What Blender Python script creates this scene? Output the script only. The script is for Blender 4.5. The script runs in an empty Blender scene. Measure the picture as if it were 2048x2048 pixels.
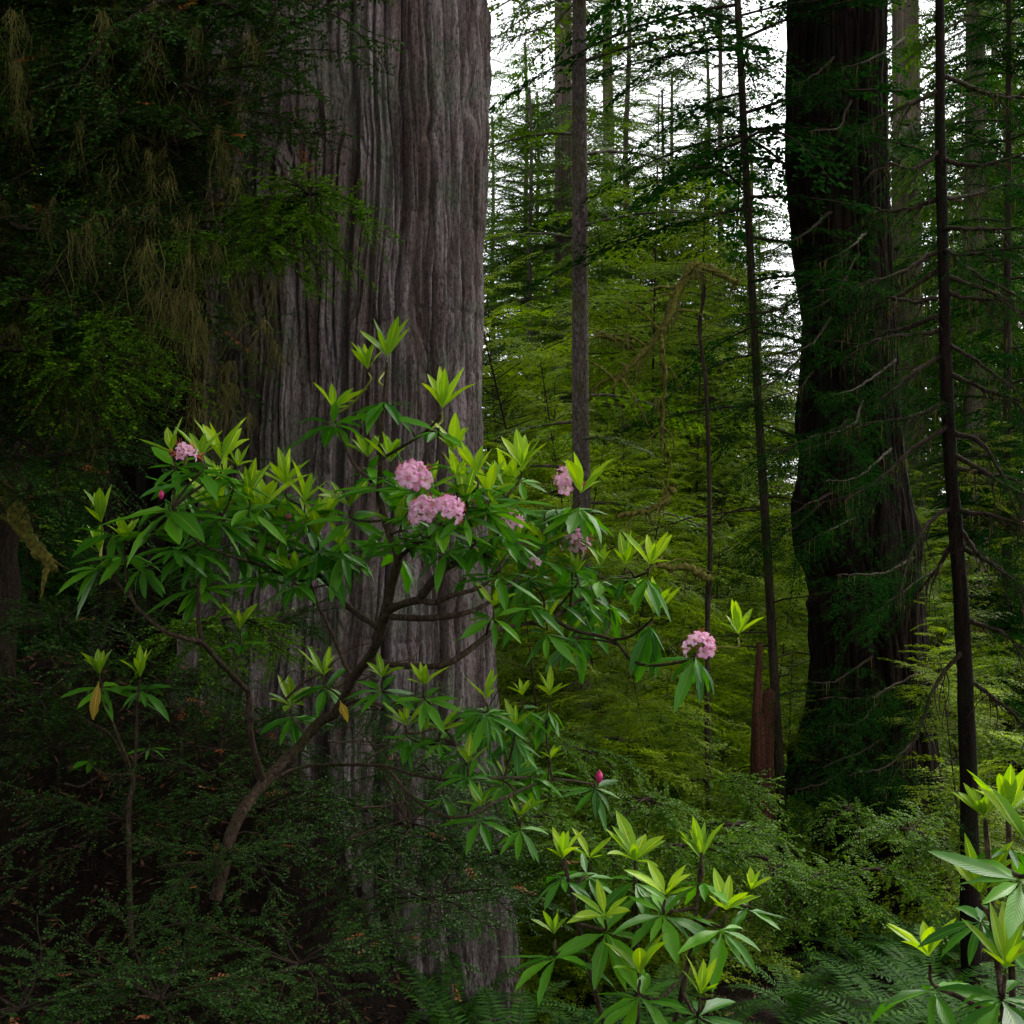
import bpy, math, random
import numpy as np
from math import radians as R, pi, sin, cos

# ------------------------------------------------------------------ camera, light, exposure
SC = bpy.context.scene
COL = SC.collection
CAMZ = 1.7
LENS = 50.0
F = 2048 * LENS / 36.0                       # focal length in photo pixels

cam_d = bpy.data.cameras.new('camera'); cam = bpy.data.objects.new('camera', cam_d)
COL.objects.link(cam)
cam.location = (0, 0, CAMZ); cam.rotation_euler = (R(90), 0, 0)
cam_d.lens = LENS; cam_d.sensor_width = 36; cam_d.clip_start = 0.05; cam_d.clip_end = 2000
SC.camera = cam

SUN_EL, SUN_AZ = 46, 40                     # degrees; azimuth clockwise from +Y (view direction)
w = bpy.data.worlds.new('World'); SC.world = w; w.use_nodes = True
nt = w.node_tree; nt.nodes.clear()
sky = nt.nodes.new('ShaderNodeTexSky'); sky.sky_type = 'NISHITA'; sky.sun_disc = False
sky.sun_elevation = R(SUN_EL); sky.sun_rotation = R(SUN_AZ); sky.dust_density = 1.6; sky.ozone_density = 0.5
hs = nt.nodes.new('ShaderNodeHueSaturation'); hs.inputs['Saturation'].default_value = 0.10
bg = nt.nodes.new('ShaderNodeBackground'); bg.inputs['Strength'].default_value = 0.15
wo = nt.nodes.new('ShaderNodeOutputWorld')
nt.links.new(sky.outputs[0], hs.inputs['Color']); nt.links.new(hs.outputs[0], bg.inputs['Color'])
nt.links.new(bg.outputs[0], wo.inputs['Surface'])

sun_d = bpy.data.lights.new('sun', 'SUN'); sun = bpy.data.objects.new('sun', sun_d); COL.objects.link(sun)
sun_d.energy = 1.5; sun_d.angle = R(14); sun_d.color = (1.0, 0.95, 0.86)
from mathutils import Vector
_sd = Vector((sin(R(SUN_AZ)) * cos(R(SUN_EL)), cos(R(SUN_AZ)) * cos(R(SUN_EL)), sin(R(SUN_EL))))
sun.rotation_euler = _sd.to_track_quat('Z', 'Y').to_euler(); sun.location = (4, -6, 20)

vs = SC.view_settings
SC.display_settings.display_device = 'sRGB'
vs.view_transform = 'Standard'; vs.look = 'None'; vs.gamma = 1.0; vs.exposure = 1.25; vs.use_curve_mapping = False

SC.render.engine = 'CYCLES'
cy = SC.cycles
cy.max_bounces = 6; cy.diffuse_bounces = 3; cy.glossy_bounces = 2; cy.transmission_bounces = 4; cy.transparent_max_bounces = 4
cy.use_denoising = True
try: cy.denoiser = 'OPENIMAGEDENOISE'
except Exception: pass
cy.use_adaptive_sampling = True; cy.adaptive_threshold = 0.02
cy.sample_clamp_indirect = 6
cy.caustics_reflective = False; cy.caustics_refractive = False

# ------------------------------------------------------------------ helpers
rng = np.random.default_rng(11)

def P(px, py, d):
    """world point seen at photo pixel (px,py) at distance d along the view axis"""
    return np.array([(px - 1024) / F * d, d, CAMZ - (py - 1024) / F * d])

def nrm(v):
    v = np.asarray(v, float); return v / (np.linalg.norm(v, axis=-1, keepdims=True) + 1e-9)

def hash3(ix, iy, iz):
    h = (ix.astype(np.uint32) * np.uint32(374761393) + iy.astype(np.uint32) * np.uint32(668265263)
         + iz.astype(np.uint32) * np.uint32(2147483647 - 58))
    h = (h ^ (h >> np.uint32(13))) * np.uint32(1274126177)
    h = h ^ (h >> np.uint32(16))
    return h.astype(np.float64) / 4294967295.0

def noise(x, y, z=0.0):
    x, y, z = np.broadcast_arrays(np.asarray(x, float), np.asarray(y, float), np.asarray(z, float))
    fx, fy, fz = np.floor(x), np.floor(y), np.floor(z)
    u, v, t = x - fx, y - fy, z - fz
    u = u * u * (3 - 2 * u); v = v * v * (3 - 2 * v); t = t * t * (3 - 2 * t)
    ix, iy, iz = fx.astype(np.int64) + 5000, fy.astype(np.int64) + 5000, fz.astype(np.int64) + 5000
    def H(a, b, c): return hash3(ix + a, iy + b, iz + c)
    x00 = H(0,0,0)*(1-u)+H(1,0,0)*u; x10 = H(0,1,0)*(1-u)+H(1,1,0)*u
    x01 = H(0,0,1)*(1-u)+H(1,0,1)*u; x11 = H(0,1,1)*(1-u)+H(1,1,1)*u
    return (x00*(1-v)+x10*v)*(1-t) + (x01*(1-v)+x11*v)*t

def fbm(x, y, z=0.0, o=4):
    s = 0; a = 0.5; n = 0
    for i in range(o):
        s = s + a * noise(x * 2**i + 17*i, y * 2**i + 31*i, z * 2**i); n += a; a *= 0.5
    return s / n

class G:
    """collects (verts, faces[, uv]) blocks; faces are (m,4) or (m,3) int arrays"""
    def __init__(s): s.V = []; s.Fq = []; s.Ft = []; s.UV = []; s.n = 0; s.uv = False
    def add(s, V, Fc, UV=None):
        V = np.asarray(V, float).reshape(-1, 3); Fc = np.asarray(Fc, np.int64)
        s.V.append(V)
        (s.Fq if Fc.shape[1] == 4 else s.Ft).append(Fc + s.n)
        if UV is None: UV = np.zeros((len(V), 2))
        else: s.uv = True
        s.UV.append(np.asarray(UV, float).reshape(-1, 2))
        s.n += len(V)
    def addg(s, o):
        for V, U in zip(o.V, o.UV): s.V.append(V); s.UV.append(U)
        for f in o.Fq: s.Fq.append(f + s.n)
        for f in o.Ft: s.Ft.append(f + s.n)
        s.uv = s.uv or o.uv; s.n += o.n
    def mesh(s, name, mat, smooth=True):
        V = np.concatenate(s.V); me = bpy.data.meshes.new(name)
        q = np.concatenate(s.Fq) if s.Fq else np.zeros((0, 4), np.int64)
        t = np.concatenate(s.Ft) if s.Ft else np.zeros((0, 3), np.int64)
        idx = np.concatenate([q.ravel(), t.ravel()]).astype(np.int32)
        st = np.concatenate([np.arange(len(q)) * 4, len(q) * 4 + np.arange(len(t)) * 3]).astype(np.int32)
        me.vertices.add(len(V)); me.vertices.foreach_set('co', V.astype(np.float32).ravel())
        me.loops.add(len(idx)); me.loops.foreach_set('vertex_index', idx)
        me.polygons.add(len(st)); me.polygons.foreach_set('loop_start', st)
        if s.uv:
            uv = np.concatenate(s.UV)[idx].astype(np.float32)
            ul = me.uv_layers.new(name='UVMap'); ul.data.foreach_set('uv', uv.ravel())
        me.polygons.foreach_set('use_smooth', np.full(len(st), smooth, bool))
        me.update(calc_edges=True); me.validate()
        if mat: me.materials.append(mat)
        return me
    def obj(s, name, mat, parent=None, smooth=True):
        o = bpy.data.objects.new(name, s.mesh(name, mat, smooth)); COL.objects.link(o)
        if parent: o.parent = parent
        return o

def link(name, me, parent=None):
    o = bpy.data.objects.new(name, me); COL.objects.link(o)
    if parent: o.parent = parent
    return o

def thing(name, label, cat, group=None, loc=(0, 0, 0), rz=0.0, scale=1.0):
    o = bpy.data.objects.new(name, None); COL.objects.link(o)
    o.empty_display_size = 0.2
    o.location = loc; o.rotation_euler = (0, 0, rz); o.scale = (scale,) * 3
    o['label'] = label; o['category'] = cat
    if group: o['group'] = group
    return o

def copy_tree(o, label=None, group=None):
    c = o.copy(); COL.objects.link(c)
    if label: c['label'] = label
    if group: c['group'] = group
    for ch in list(o.children):
        d = ch.copy(); COL.objects.link(d); d.parent = c
        for g in list(ch.children):
            e = g.copy(); COL.objects.link(e); e.parent = d
    return c

def tag(o, label, cat, group=None):
    o['label'] = label; o['category'] = cat
    if group: o['group'] = group
    return o

def smooth_path(pts, n):
    """Catmull-Rom through pts, n samples"""
    p = np.asarray(pts, float)
    if len(p) == 2: 
        t = np.linspace(0, 1, n)[:, None]; return p[0] * (1 - t) + p[1] * t
    e = np.vstack([2*p[0]-p[1], p, 2*p[-1]-p[-2]])
    tt = np.linspace(0, len(p) - 1 - 1e-6, n); i = tt.astype(int); u = (tt - i)[:, None]
    a, b, c, d = e[i], e[i+1], e[i+2], e[i+3]
    return 0.5*((2*b) + (-a+c)*u + (2*a-5*b+4*c-d)*u**2 + (-a+3*b-3*c+d)*u**3)

def tube(g, pts, rad, sides=6, rough=0.0, cap=True, seed=0):
    pts = np.asarray(pts, float); n = len(pts)
    rad = np.broadcast_to(np.asarray(rad, float), (n,))
    T = np.gradient(pts, axis=0); T = nrm(T)
    ref = np.array([0.13, 0.9, 0.2]) if abs(T[:, 1]).mean() < 0.8 else np.array([1.0, 0.1, 0.0])
    A = nrm(np.cross(T, ref)); B = np.cross(T, A)
    th = np.arange(sides) / sides * 2 * pi
    rr = rad[:, None] * np.ones(sides)
    if rough:
        i = np.arange(n)[:, None]
        rr = rr * (1 + rough * 2 * (noise(i * 0.45 + seed * 7.3, np.cos(th)[None, :] * 1.3 + 9, np.sin(th)[None, :] * 1.3 + seed) - 0.5))
    V = pts[:, None, :] + rr[..., None] * (A[:, None, :] * np.cos(th)[None, :, None] + B[:, None, :] * np.sin(th)[None, :, None])
    V = V.reshape(-1, 3)
    a = np.arange(n - 1)[:, None] * sides + np.arange(sides)[None, :]
    b = np.arange(n - 1)[:, None] * sides + (np.arange(sides)[None, :] + 1) % sides
    Fq = np.stack([a, b, b + sides, a + sides], -1).reshape(-1, 4)
    g.add(V, Fq)
    if cap:
        c = np.vstack([V[-sides:], pts[-1:] + T[-1:] * rad[-1]])
        g.add(c, np.stack([np.arange(sides), (np.arange(sides) + 1) % sides, np.full(sides, sides)], -1))

# ------------------------------------------------------------------ materials
def mat(name):
    m = bpy.data.materials.new(name); m.use_nodes = True
    n = m.node_tree; n.nodes.clear()
    out = n.nodes.new('ShaderNodeOutputMaterial')
    return m, n, out

def nd(n, typ, **kw):
    x = n.nodes.new(typ)
    for k, v in kw.items():
        if k in x.inputs: x.inputs[k].default_value = v
        else: setattr(x, k, v)
    return x

def ramp(n, fac, stops):
    r = n.nodes.new('ShaderNodeValToRGB'); e = r.color_ramp.elements
    while len(e) > 1: e.remove(e[0])
    e[0].position = stops[0][0]; e[0].color = (*stops[0][1], 1)
    for p, c in stops[1:]:
        q = e.new(p); q.color = (*c, 1)
    n.links.new(fac, r.inputs[0]); return r

def leaf_mat(name, c1, c2, c3=None, transl=0.35, rough=0.45, spec=0.4, back=None, veins=False, vary=None, objvar=None):
    """island-random leaf colours, translucent; optional midrib and side veins from the leaf's own uv"""
    m, n, out = mat(name); L = n.links.new
    geo = nd(n, 'ShaderNodeNewGeometry')
    stops = [(0.0, c1), (0.6, c2), (1.0, c3 or c2)]
    col = ramp(n, geo.outputs['Random Per Island'], stops).outputs[0]
    tc = nd(n, 'ShaderNodeTexCoord')
    if vary:
        no = nd(n, 'ShaderNodeTexNoise', Scale=vary[0], Detail=2.0); L(tc.outputs['Object'], no.inputs['Vector'])
        hsv = nd(n, 'ShaderNodeHueSaturation')
        mr = nd(n, 'ShaderNodeMapRange'); mr.inputs[1].default_value = 0.3; mr.inputs[2].default_value = 0.7
        mr.inputs[3].default_value = vary[1]; mr.inputs[4].default_value = vary[2]
        L(no.outputs[0], mr.inputs[0]); L(mr.outputs[0], hsv.inputs['Value']); L(col, hsv.inputs['Color']); col = hsv.outputs[0]
    if objvar:
        oi = nd(n, 'ShaderNodeObjectInfo'); hv = nd(n, 'ShaderNodeHueSaturation'); mo = nd(n, 'ShaderNodeMapRange'); L(oi.outputs['Random'], mo.inputs[0])
        mo.inputs[3].default_value = objvar[0]; mo.inputs[4].default_value = objvar[1]; L(mo.outputs[0], hv.inputs['Value'])
        mh = nd(n, 'ShaderNodeMapRange'); L(oi.outputs['Random'], mh.inputs[0]); mh.inputs[3].default_value = 0.512; mh.inputs[4].default_value = 0.49; L(mh.outputs[0], hv.inputs['Hue'])
        L(col, hv.inputs['Color']); col = hv.outputs[0]
    # specks, brown edges and blemishes of the blade
    if veins:
        nb = nd(n, 'ShaderNodeTexNoise', Scale=70.0, Detail=3.0); L(tc.outputs['Object'], nb.inputs['Vector'])
        rb = ramp(n, nb.outputs[0], [(0.66, (0, 0, 0)), (0.72, (0.6,) * 3)]); mbm = nd(n, 'ShaderNodeMix', data_type='RGBA'); L(rb.outputs[0], mbm.inputs[0]); L(col, mbm.inputs[6]); mbm.inputs[7].default_value = (0.16, 0.12, 0.03, 1); col = mbm.outputs[2]
    bs = nd(n, 'ShaderNodeBsdfPrincipled', Roughness=rough); bs.inputs['Specular IOR Level'].default_value = spec
    if veins:
        sep = nd(n, 'ShaderNodeSeparateXYZ'); L(tc.outputs['UV'], sep.inputs[0])
        ab = nd(n, 'ShaderNodeMath', operation='SUBTRACT'); L(sep.outputs[0], ab.inputs[0]); ab.inputs[1].default_value = 0.5
        ab2 = nd(n, 'ShaderNodeMath', operation='ABSOLUTE'); L(ab.outputs[0], ab2.inputs[0])
        mid = nd(n, 'ShaderNodeMapRange'); L(ab2.outputs[0], mid.inputs[0])
        mid.inputs[1].default_value = 0.02; mid.inputs[2].default_value = 0.06; mid.inputs[3].default_value = 1.0; mid.inputs[4].default_value = 0.0
        # side veins: wave of (v - 0.45*|u|)
        k = nd(n, 'ShaderNodeMath', operation='MULTIPLY_ADD'); L(ab2.outputs[0], k.inputs[0]); k.inputs[1].default_value = -0.45; L(sep.outputs[1], k.inputs[2])
        k2 = nd(n, 'ShaderNodeMath', operation='MULTIPLY'); L(k.outputs[0], k2.inputs[0]); k2.inputs[1].default_value = 85.0
        k3 = nd(n, 'ShaderNodeMath', operation='SINE'); L(k2.outputs[0], k3.inputs[0])
        bmp = nd(n, 'ShaderNodeBump', Strength=0.10, Distance=0.002); L(k3.outputs[0], bmp.inputs['Height']); L(bmp.outputs[0], bs.inputs['Normal'])
        mx = nd(n, 'ShaderNodeMix', data_type='RGBA'); L(mid.outputs[0], mx.inputs[0]); L(col, mx.inputs[6])
        mx.inputs[7].default_value = (min(1, c2[0]*2.2+0.03), min(1, c2[1]*1.5+0.02), c2[2]*1.6+0.01, 1); col = mx.outputs[2]
    if back:
        mb = nd(n, 'ShaderNodeMix', data_type='RGBA'); L(geo.outputs['Backfacing'], mb.inputs[0]); L(col, mb.inputs[6]); mb.inputs[7].default_value = (*back, 1)
        fc = mb.outputs[2]
    else: fc = col
    L(fc, bs.inputs['Base Color'])
    if transl > 0:
        tr = nd(n, 'ShaderNodeBsdfTranslucent')
        th = nd(n, 'ShaderNodeHueSaturation', Saturation=1.1, Value=1.25); L(col, th.inputs['Color']); L(th.outputs[0], tr.inputs['Color'])
        ms = nd(n, 'ShaderNodeMixShader'); ms.inputs[0].default_value = transl
        L(bs.outputs[0], ms.inputs[1]); L(tr.outputs[0], ms.inputs[2]); L(ms.outputs[0], out.inputs[0])
    else: L(bs.outputs[0], out.inputs[0])
    return m

def bark_mat(name, dark, mid, light, lichen=None, lich_amt=0.0, scale=(30, 30, 2.5), bump=0.5, rough=0.9, patch=None):
    m, n, out = mat(name); L = n.links.new
    tc = nd(n, 'ShaderNodeTexCoord')
    mp = nd(n, 'ShaderNodeMapping'); mp.inputs['Scale'].default_value = scale; L(tc.outputs['Object'], mp.inputs[0])
    n1 = nd(n, 'ShaderNodeTexNoise', Scale=1.0, Detail=6.0, Roughness=0.7, Distortion=0.6); L(mp.outputs[0], n1.inputs['Vector'])
    col = ramp(n, n1.outputs[0], [(0.28, dark), (0.48, mid), (0.68, light)]).outputs[0]
    n2 = nd(n, 'ShaderNodeTexNoise', Scale=3.1, Detail=5.0, Roughness=0.65); L(tc.outputs['Object'], n2.inputs['Vector'])
    if lichen:
        r2 = ramp(n, n2.outputs[0], [(0.5, (0, 0, 0)), (0.62, (lich_amt,) * 3)])
        mx = nd(n, 'ShaderNodeMix', data_type='RGBA'); L(r2.outputs[0], mx.inputs[0]); L(col, mx.inputs[6]); mx.inputs[7].default_value = (*lichen, 1); col = mx.outputs[2]
    if patch:
        mp2 = nd(n, 'ShaderNodeMapping'); mp2.inputs['Scale'].default_value = (4, 4, 0.7); mp2.inputs['Location'].default_value = (3, 7, 1); L(tc.outputs['Object'], mp2.inputs[0])
        n3 = nd(n, 'ShaderNodeTexNoise', Scale=1.0, Detail=4.0); L(mp2.outputs[0], n3.inputs['Vector'])
        r3 = ramp(n, n3.outputs[0], [(0.45, (0, 0, 0)), (0.62, (0.75,) * 3)])
        mx = nd(n, 'ShaderNodeMix', data_type='RGBA'); L(r3.outputs[0], mx.inputs[0]); L(col, mx.inputs[6]); mx.inputs[7].default_value = (*patch, 1); col = mx.outputs[2]
    # speckle of dark pits and pale scales
    mp4 = nd(n, 'ShaderNodeMapping'); mp4.inputs['Scale'].default_value = (1, 1, 0.42); L(tc.outputs['Object'], mp4.inputs[0])
    n4 = nd(n, 'ShaderNodeTexNoise', Scale=80.0, Detail=4.0, Roughness=0.7); L(mp4.outputs[0], n4.inputs['Vector'])
    r4 = ramp(n, n4.outputs[0], [(0.36, (0.4,) * 3), (0.48, (0.95,) * 3), (0.66, (1.4,) * 3)])
    ml = nd(n, 'ShaderNodeMix', data_type='RGBA', blend_type='MULTIPLY'); ml.inputs[0].default_value = 1.0; L(col, ml.inputs[6]); L(r4.outputs[0], ml.inputs[7]); col = ml.outputs[2]
    bs = nd(n, 'ShaderNodeBsdfPrincipled', Roughness=rough); bs.inputs['Specular IOR Level'].default_value = 0.08
    L(col, bs.inputs['Base Color'])
    mp5 = nd(n, 'ShaderNodeMapping'); mp5.inputs['Scale'].default_value = (scale[0] * 4.5, scale[1] * 4.5, scale[2] * 3.0); L(tc.outputs['Object'], mp5.inputs[0])
    n5 = nd(n, 'ShaderNodeTexNoise', Scale=1.0, Detail=3.0, Roughness=0.7, Distortion=1.2); L(mp5.outputs[0], n5.inputs['Vector'])
    ad0 = nd(n, 'ShaderNodeMath', operation='MULTIPLY_ADD'); L(n5.outputs[0], ad0.inputs[0]); ad0.inputs[1].default_value = 0.5; L(n1.outputs[0], ad0.inputs[2])
    ad = nd(n, 'ShaderNodeMath', operation='MULTIPLY_ADD'); L(n4.outputs[0], ad.inputs[0]); ad.inputs[1].default_value = 0.5; L(ad0.outputs[0], ad.inputs[2])
    bm = nd(n, 'ShaderNodeBump', Strength=bump, Distance=0.03); L(ad.outputs[0], bm.inputs['Height']); L(bm.outputs[0], bs.inputs['Normal'])
    L(bs.outputs[0], out.inputs[0]); return m

def plain(name, col, rough=0.7, var=0.3, scale=20, transl=0.0):
    m, n, out = mat(name); L = n.links.new
    tc = nd(n, 'ShaderNodeTexCoord'); no = nd(n, 'ShaderNodeTexNoise', Scale=scale, Detail=4.0); L(tc.outputs['Object'], no.inputs['Vector'])
    r = ramp(n, no.outputs[0], [(0.3, tuple(c * (1 - var) for c in col)), (0.7, tuple(min(1, c * (1 + var)) for c in col))])
    bs = nd(n, 'ShaderNodeBsdfPrincipled', Roughness=rough); bs.inputs['Specular IOR Level'].default_value = 0.25
    L(r.outputs[0], bs.inputs['Base Color'])
    if transl:
        tr = nd(n, 'ShaderNodeBsdfTranslucent'); L(r.outputs[0], tr.inputs[0]); ms = nd(n, 'ShaderNodeMixShader'); ms.inputs[0].default_value = transl
        L(bs.outputs[0], ms.inputs[1]); L(tr.outputs[0], ms.inputs[2]); L(ms.outputs[0], out.inputs[0])
    else: L(bs.outputs[0], out.inputs[0])
    return m

M = {}
M['redwood'] = bark_mat('grey_redwood_bark', (0.08, 0.055, 0.05), (0.22, 0.17, 0.16), (0.42, 0.365, 0.355), (0.17, 0.20, 0.135), 0.6, (26, 26, 2.6), 1.0, patch=(0.11, 0.075, 0.062))
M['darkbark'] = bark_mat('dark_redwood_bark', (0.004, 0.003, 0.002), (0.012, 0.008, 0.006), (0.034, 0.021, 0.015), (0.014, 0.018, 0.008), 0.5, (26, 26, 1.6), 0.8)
M['farbark'] = bark_mat('pale_redwood_bark', (0.06, 0.04, 0.034), (0.15, 0.11, 0.09), (0.26, 0.21, 0.18), (0.10, 0.13, 0.05), 0.5, (14, 14, 0.7), 0.8)
M['redbark'] = bark_mat('red_snag_wood', (0.03, 0.012, 0.008), (0.085, 0.035, 0.022), (0.16, 0.075, 0.05), None, 0, (22, 22, 1.2), 0.8)
M['hembark'] = bark_mat('hemlock_bark', (0.045, 0.032, 0.027), (0.12, 0.092, 0.08), (0.25, 0.215, 0.2), (0.10, 0.10, 0.03), 0.5, (40, 40, 14), 0.7)
M['thinbark'] = bark_mat('thin_dark_bark', (0.012, 0.009, 0.006), (0.035, 0.024, 0.017), (0.075, 0.053, 0.04), (0.04, 0.045, 0.012), 0.5, (40, 40, 6), 0.5)
M['stem'] = bark_mat('rhododendron_stem', (0.02, 0.013, 0.008), (0.05, 0.033, 0.022), (0.105, 0.075, 0.053), (0.05, 0.055, 0.015), 0.5, (60, 60, 30), 0.4)
M['greenstem'] = plain('green_shoot_stem', (0.20, 0.22, 0.03), 0.5)
M['mossy'] = plain('mossy_limb', (0.12, 0.11, 0.018), 0.95, 0.7, 45)
M['moss'] = plain('hanging_lichen', (0.10, 0.09, 0.022), 0.95, 0.6, 12, 0.3)
M['rleaf'] = leaf_mat('rhododendron_leaf', (0.024, 0.11, 0.004), (0.042, 0.17, 0.005), (0.08, 0.25, 0.007), 0.36, 0.42, 0.3, back=(0.06, 0.17, 0.03), veins=True, objvar=(0.9, 1.5))
M['rnew'] = leaf_mat('young_rhododendron_leaf', (0.17, 0.36, 0.008), (0.26, 0.46, 0.009), (0.34, 0.52, 0.012), 0.42, 0.4, 0.35, back=(0.20, 0.38, 0.03), veins=True, objvar=(0.6, 1.15))
M['yleaf'] = leaf_mat('yellowing_leaf', (0.32, 0.20, 0.02), (0.30, 0.22, 0.02), (0.22, 0.2, 0.02), 0.3, 0.5, 0.3, veins=True)
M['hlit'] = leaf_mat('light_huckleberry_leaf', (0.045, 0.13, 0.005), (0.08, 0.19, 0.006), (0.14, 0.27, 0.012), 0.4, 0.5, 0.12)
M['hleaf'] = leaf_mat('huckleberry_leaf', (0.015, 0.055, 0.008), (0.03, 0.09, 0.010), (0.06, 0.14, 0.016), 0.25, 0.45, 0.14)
M['hred'] = leaf_mat('huckleberry_red_growth', (0.35, 0.09, 0.03), (0.40, 0.14, 0.04), (0.30, 0.10, 0.05), 0.3, 0.4, 0.4)
M['lime'] = leaf_mat('lime_hemlock_spray', (0.12, 0.20, 0.004), (0.20, 0.32, 0.006), (0.30, 0.42, 0.010), 0.48, 0.55, 0.15, vary=(0.9, 0.5, 1.3), objvar=(0.6, 1.25))
M['hem'] = leaf_mat('hemlock_spray', (0.04, 0.10, 0.006), (0.07, 0.155, 0.009), (0.11, 0.20, 0.012), 0.45, 0.55, 0.15, vary=(0.6, 0.5, 1.3), objvar=(0.55, 1.2))
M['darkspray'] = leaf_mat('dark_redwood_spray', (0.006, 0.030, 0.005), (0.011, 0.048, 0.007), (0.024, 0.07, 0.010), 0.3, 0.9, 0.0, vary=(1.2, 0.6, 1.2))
M['bright'] = leaf_mat('sunlit_broad_leaf', (0.20, 0.36, 0.01), (0.30, 0.48, 0.012), (0.40, 0.55, 0.02), 0.5, 0.5, 0.3)
M['fern'] = leaf_mat('sword_fern_frond', (0.02, 0.07, 0.010), (0.035, 0.11, 0.012), (0.06, 0.15, 0.012), 0.3, 0.6, 0.08)
M['bud'] = plain('magenta_bud', (0.55, 0.03, 0.16), 0.5, 0.3, 60)
M['budscale'] = plain('bud_scale', (0.25, 0.08, 0.03), 0.7, 0.4, 80)
M['stamen'] = plain('orange_stamen', (0.55, 0.17, 0.07), 0.6, 0.2, 60)

def petal_mat():
    m, n, out = mat('pink_petal'); L = n.links.new
    tc = nd(n, 'ShaderNodeTexCoord'); sep = nd(n, 'ShaderNodeSeparateXYZ'); L(tc.outputs['UV'], sep.inputs[0])
    oi = nd(n, 'ShaderNodeObjectInfo')
    a = nd(n, 'ShaderNodeMath', operation='MULTIPLY_ADD'); L(oi.outputs['Random'], a.inputs[0]); a.inputs[1].default_value = 0.3; L(sep.outputs[1], a.inputs[2])
    a2 = nd(n, 'ShaderNodeMath', operation='MULTIPLY'); L(a.outputs[0], a2.inputs[0]); a2.inputs[1].default_value = 0.8; a = a2
    r = ramp(n, a.outputs[0], [(0.0, (0.85, 0.40, 0.58)), (0.3, (0.95, 0.76, 0.84)), (0.65, (0.93, 0.62, 0.78)), (1.0, (0.88, 0.34, 0.62))])
    bs = nd(n, 'ShaderNodeBsdfPrincipled', Roughness=0.5); L(r.outputs[0], bs.inputs['Base Color']); bs.inputs['Specular IOR Level'].default_value = 0.2
    tr = nd(n, 'ShaderNodeBsdfTranslucent'); L(r.outputs[0], tr.inputs[0]); ms = nd(n, 'ShaderNodeMixShader'); ms.inputs[0].default_value = 0.45
    L(bs.outputs[0], ms.inputs[1]); L(tr.outputs[0], ms.inputs[2]); L(ms.outputs[0], out.inputs[0]); return m
M['petal'] = petal_mat()

def ground_mat():
    m, n, out = mat('forest_floor'); L = n.links.new
    tc = nd(n, 'ShaderNodeTexCoord')
    a = nd(n, 'ShaderNodeTexNoise', Scale=0.8, Detail=6.0, Roughness=0.7); L(tc.outputs['Object'], a.inputs['Vector'])
    b = nd(n, 'ShaderNodeTexNoise', Scale=28.0, Detail=6.0, Roughness=0.8); L(tc.outputs['Object'], b.inputs['Vector'])
    c1 = ramp(n, b.outputs[0], [(0.3, (0.004, 0.003, 0.002)), (0.5, (0.014, 0.009, 0.006)), (0.7, (0.045, 0.026, 0.015))])
    c2 = ramp(n, b.outputs[0], [(0.3, (0.008, 0.012, 0.003)), (0.7, (0.03, 0.036, 0.008))])
    f = ramp(n, a.outputs[0], [(0.5, (0, 0, 0)), (0.65, (0.7,) * 3)])
    mx = nd(n, 'ShaderNodeMix', data_type='RGBA'); L(f.outputs[0], mx.inputs[0]); L(c1.outputs[0], mx.inputs[6]); L(c2.outputs[0], mx.inputs[7])
    bs = nd(n, 'ShaderNodeBsdfPrincipled', Roughness=1.0); L(mx.outputs[2], bs.inputs['Base Color']); bs.inputs['Specular IOR Level'].default_value = 0.1
    bm = nd(n, 'ShaderNodeBump', Strength=0.9, Distance=0.06); L(b.outputs[0], bm.inputs['Height']); L(bm.outputs[0], bs.inputs['Normal'])
    L(bs.outputs[0], out.inputs[0]); return m
M['ground'] = ground_mat()

# ------------------------------------------------------------------ ground
GX = np.array([-200, 0, 4, 6, 9, 15, 25, 40, 60, 400]); GZ = np.array([0.3, 0, -0.45, -0.9, -1.5, -2.6, -3.6, -4.2, -4.5, -4.5])
def ground_z(x, y):
    x = np.asarray(x, float); y = np.asarray(y, float)
    z = np.interp(y, GX, GZ)
    mound = 1.9 * np.exp(-((x + 2.9) / 1.5) ** 2 - ((y - 9.6) / 1.5) ** 2) + 1.55 * np.exp(-(np.clip(abs(x + 2.0) - 0.6, 0, 9) / 0.6) ** 2 - ((y - 7.9) / 0.85) ** 2)
    bank = 1.3 * np.clip((-x - 2.5) / 6, 0, 1.5) * np.clip((30 - y) / 20, 0, 1)
    return z + mound + bank + 0.35 * (fbm(x * 0.3 + 40, y * 0.3 + 40) - 0.5) + 0.10 * (fbm(x * 1.7 + 9, y * 1.7) - 0.5) + 0.22 * (fbm(x * 4.5 + 3, y * 4.5 + 8) - 0.5) * np.exp(-((y - 8) / 4) ** 2)

def build_ground():
    s = np.linspace(-1, 1, 261); gx = np.sign(s) * (abs(s) * 8 + abs(s) ** 5 * 392)
    t = np.linspace(0, 1, 261); gy = -60 + 60 * t * 1.0; gy = np.concatenate([np.linspace(-300, -2, 40), np.linspace(-1.9, 22, 230), np.linspace(22.3, 70, 90), np.linspace(73, 420, 60)])
    X, Y = np.meshgrid(gx, gy); Z = ground_z(X, Y)
    g = G(); ny, nx = X.shape
    i = (np.arange(ny - 1)[:, None] * nx + np.arange(nx - 1)[None, :])
    g.add(np.stack([X, Y, Z], -1), np.stack([i, i + 1, i + nx + 1, i + nx], -1).reshape(-1, 4))
    o = g.obj('ground', M['ground']); o['kind'] = 'structure'
build_ground()

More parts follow.
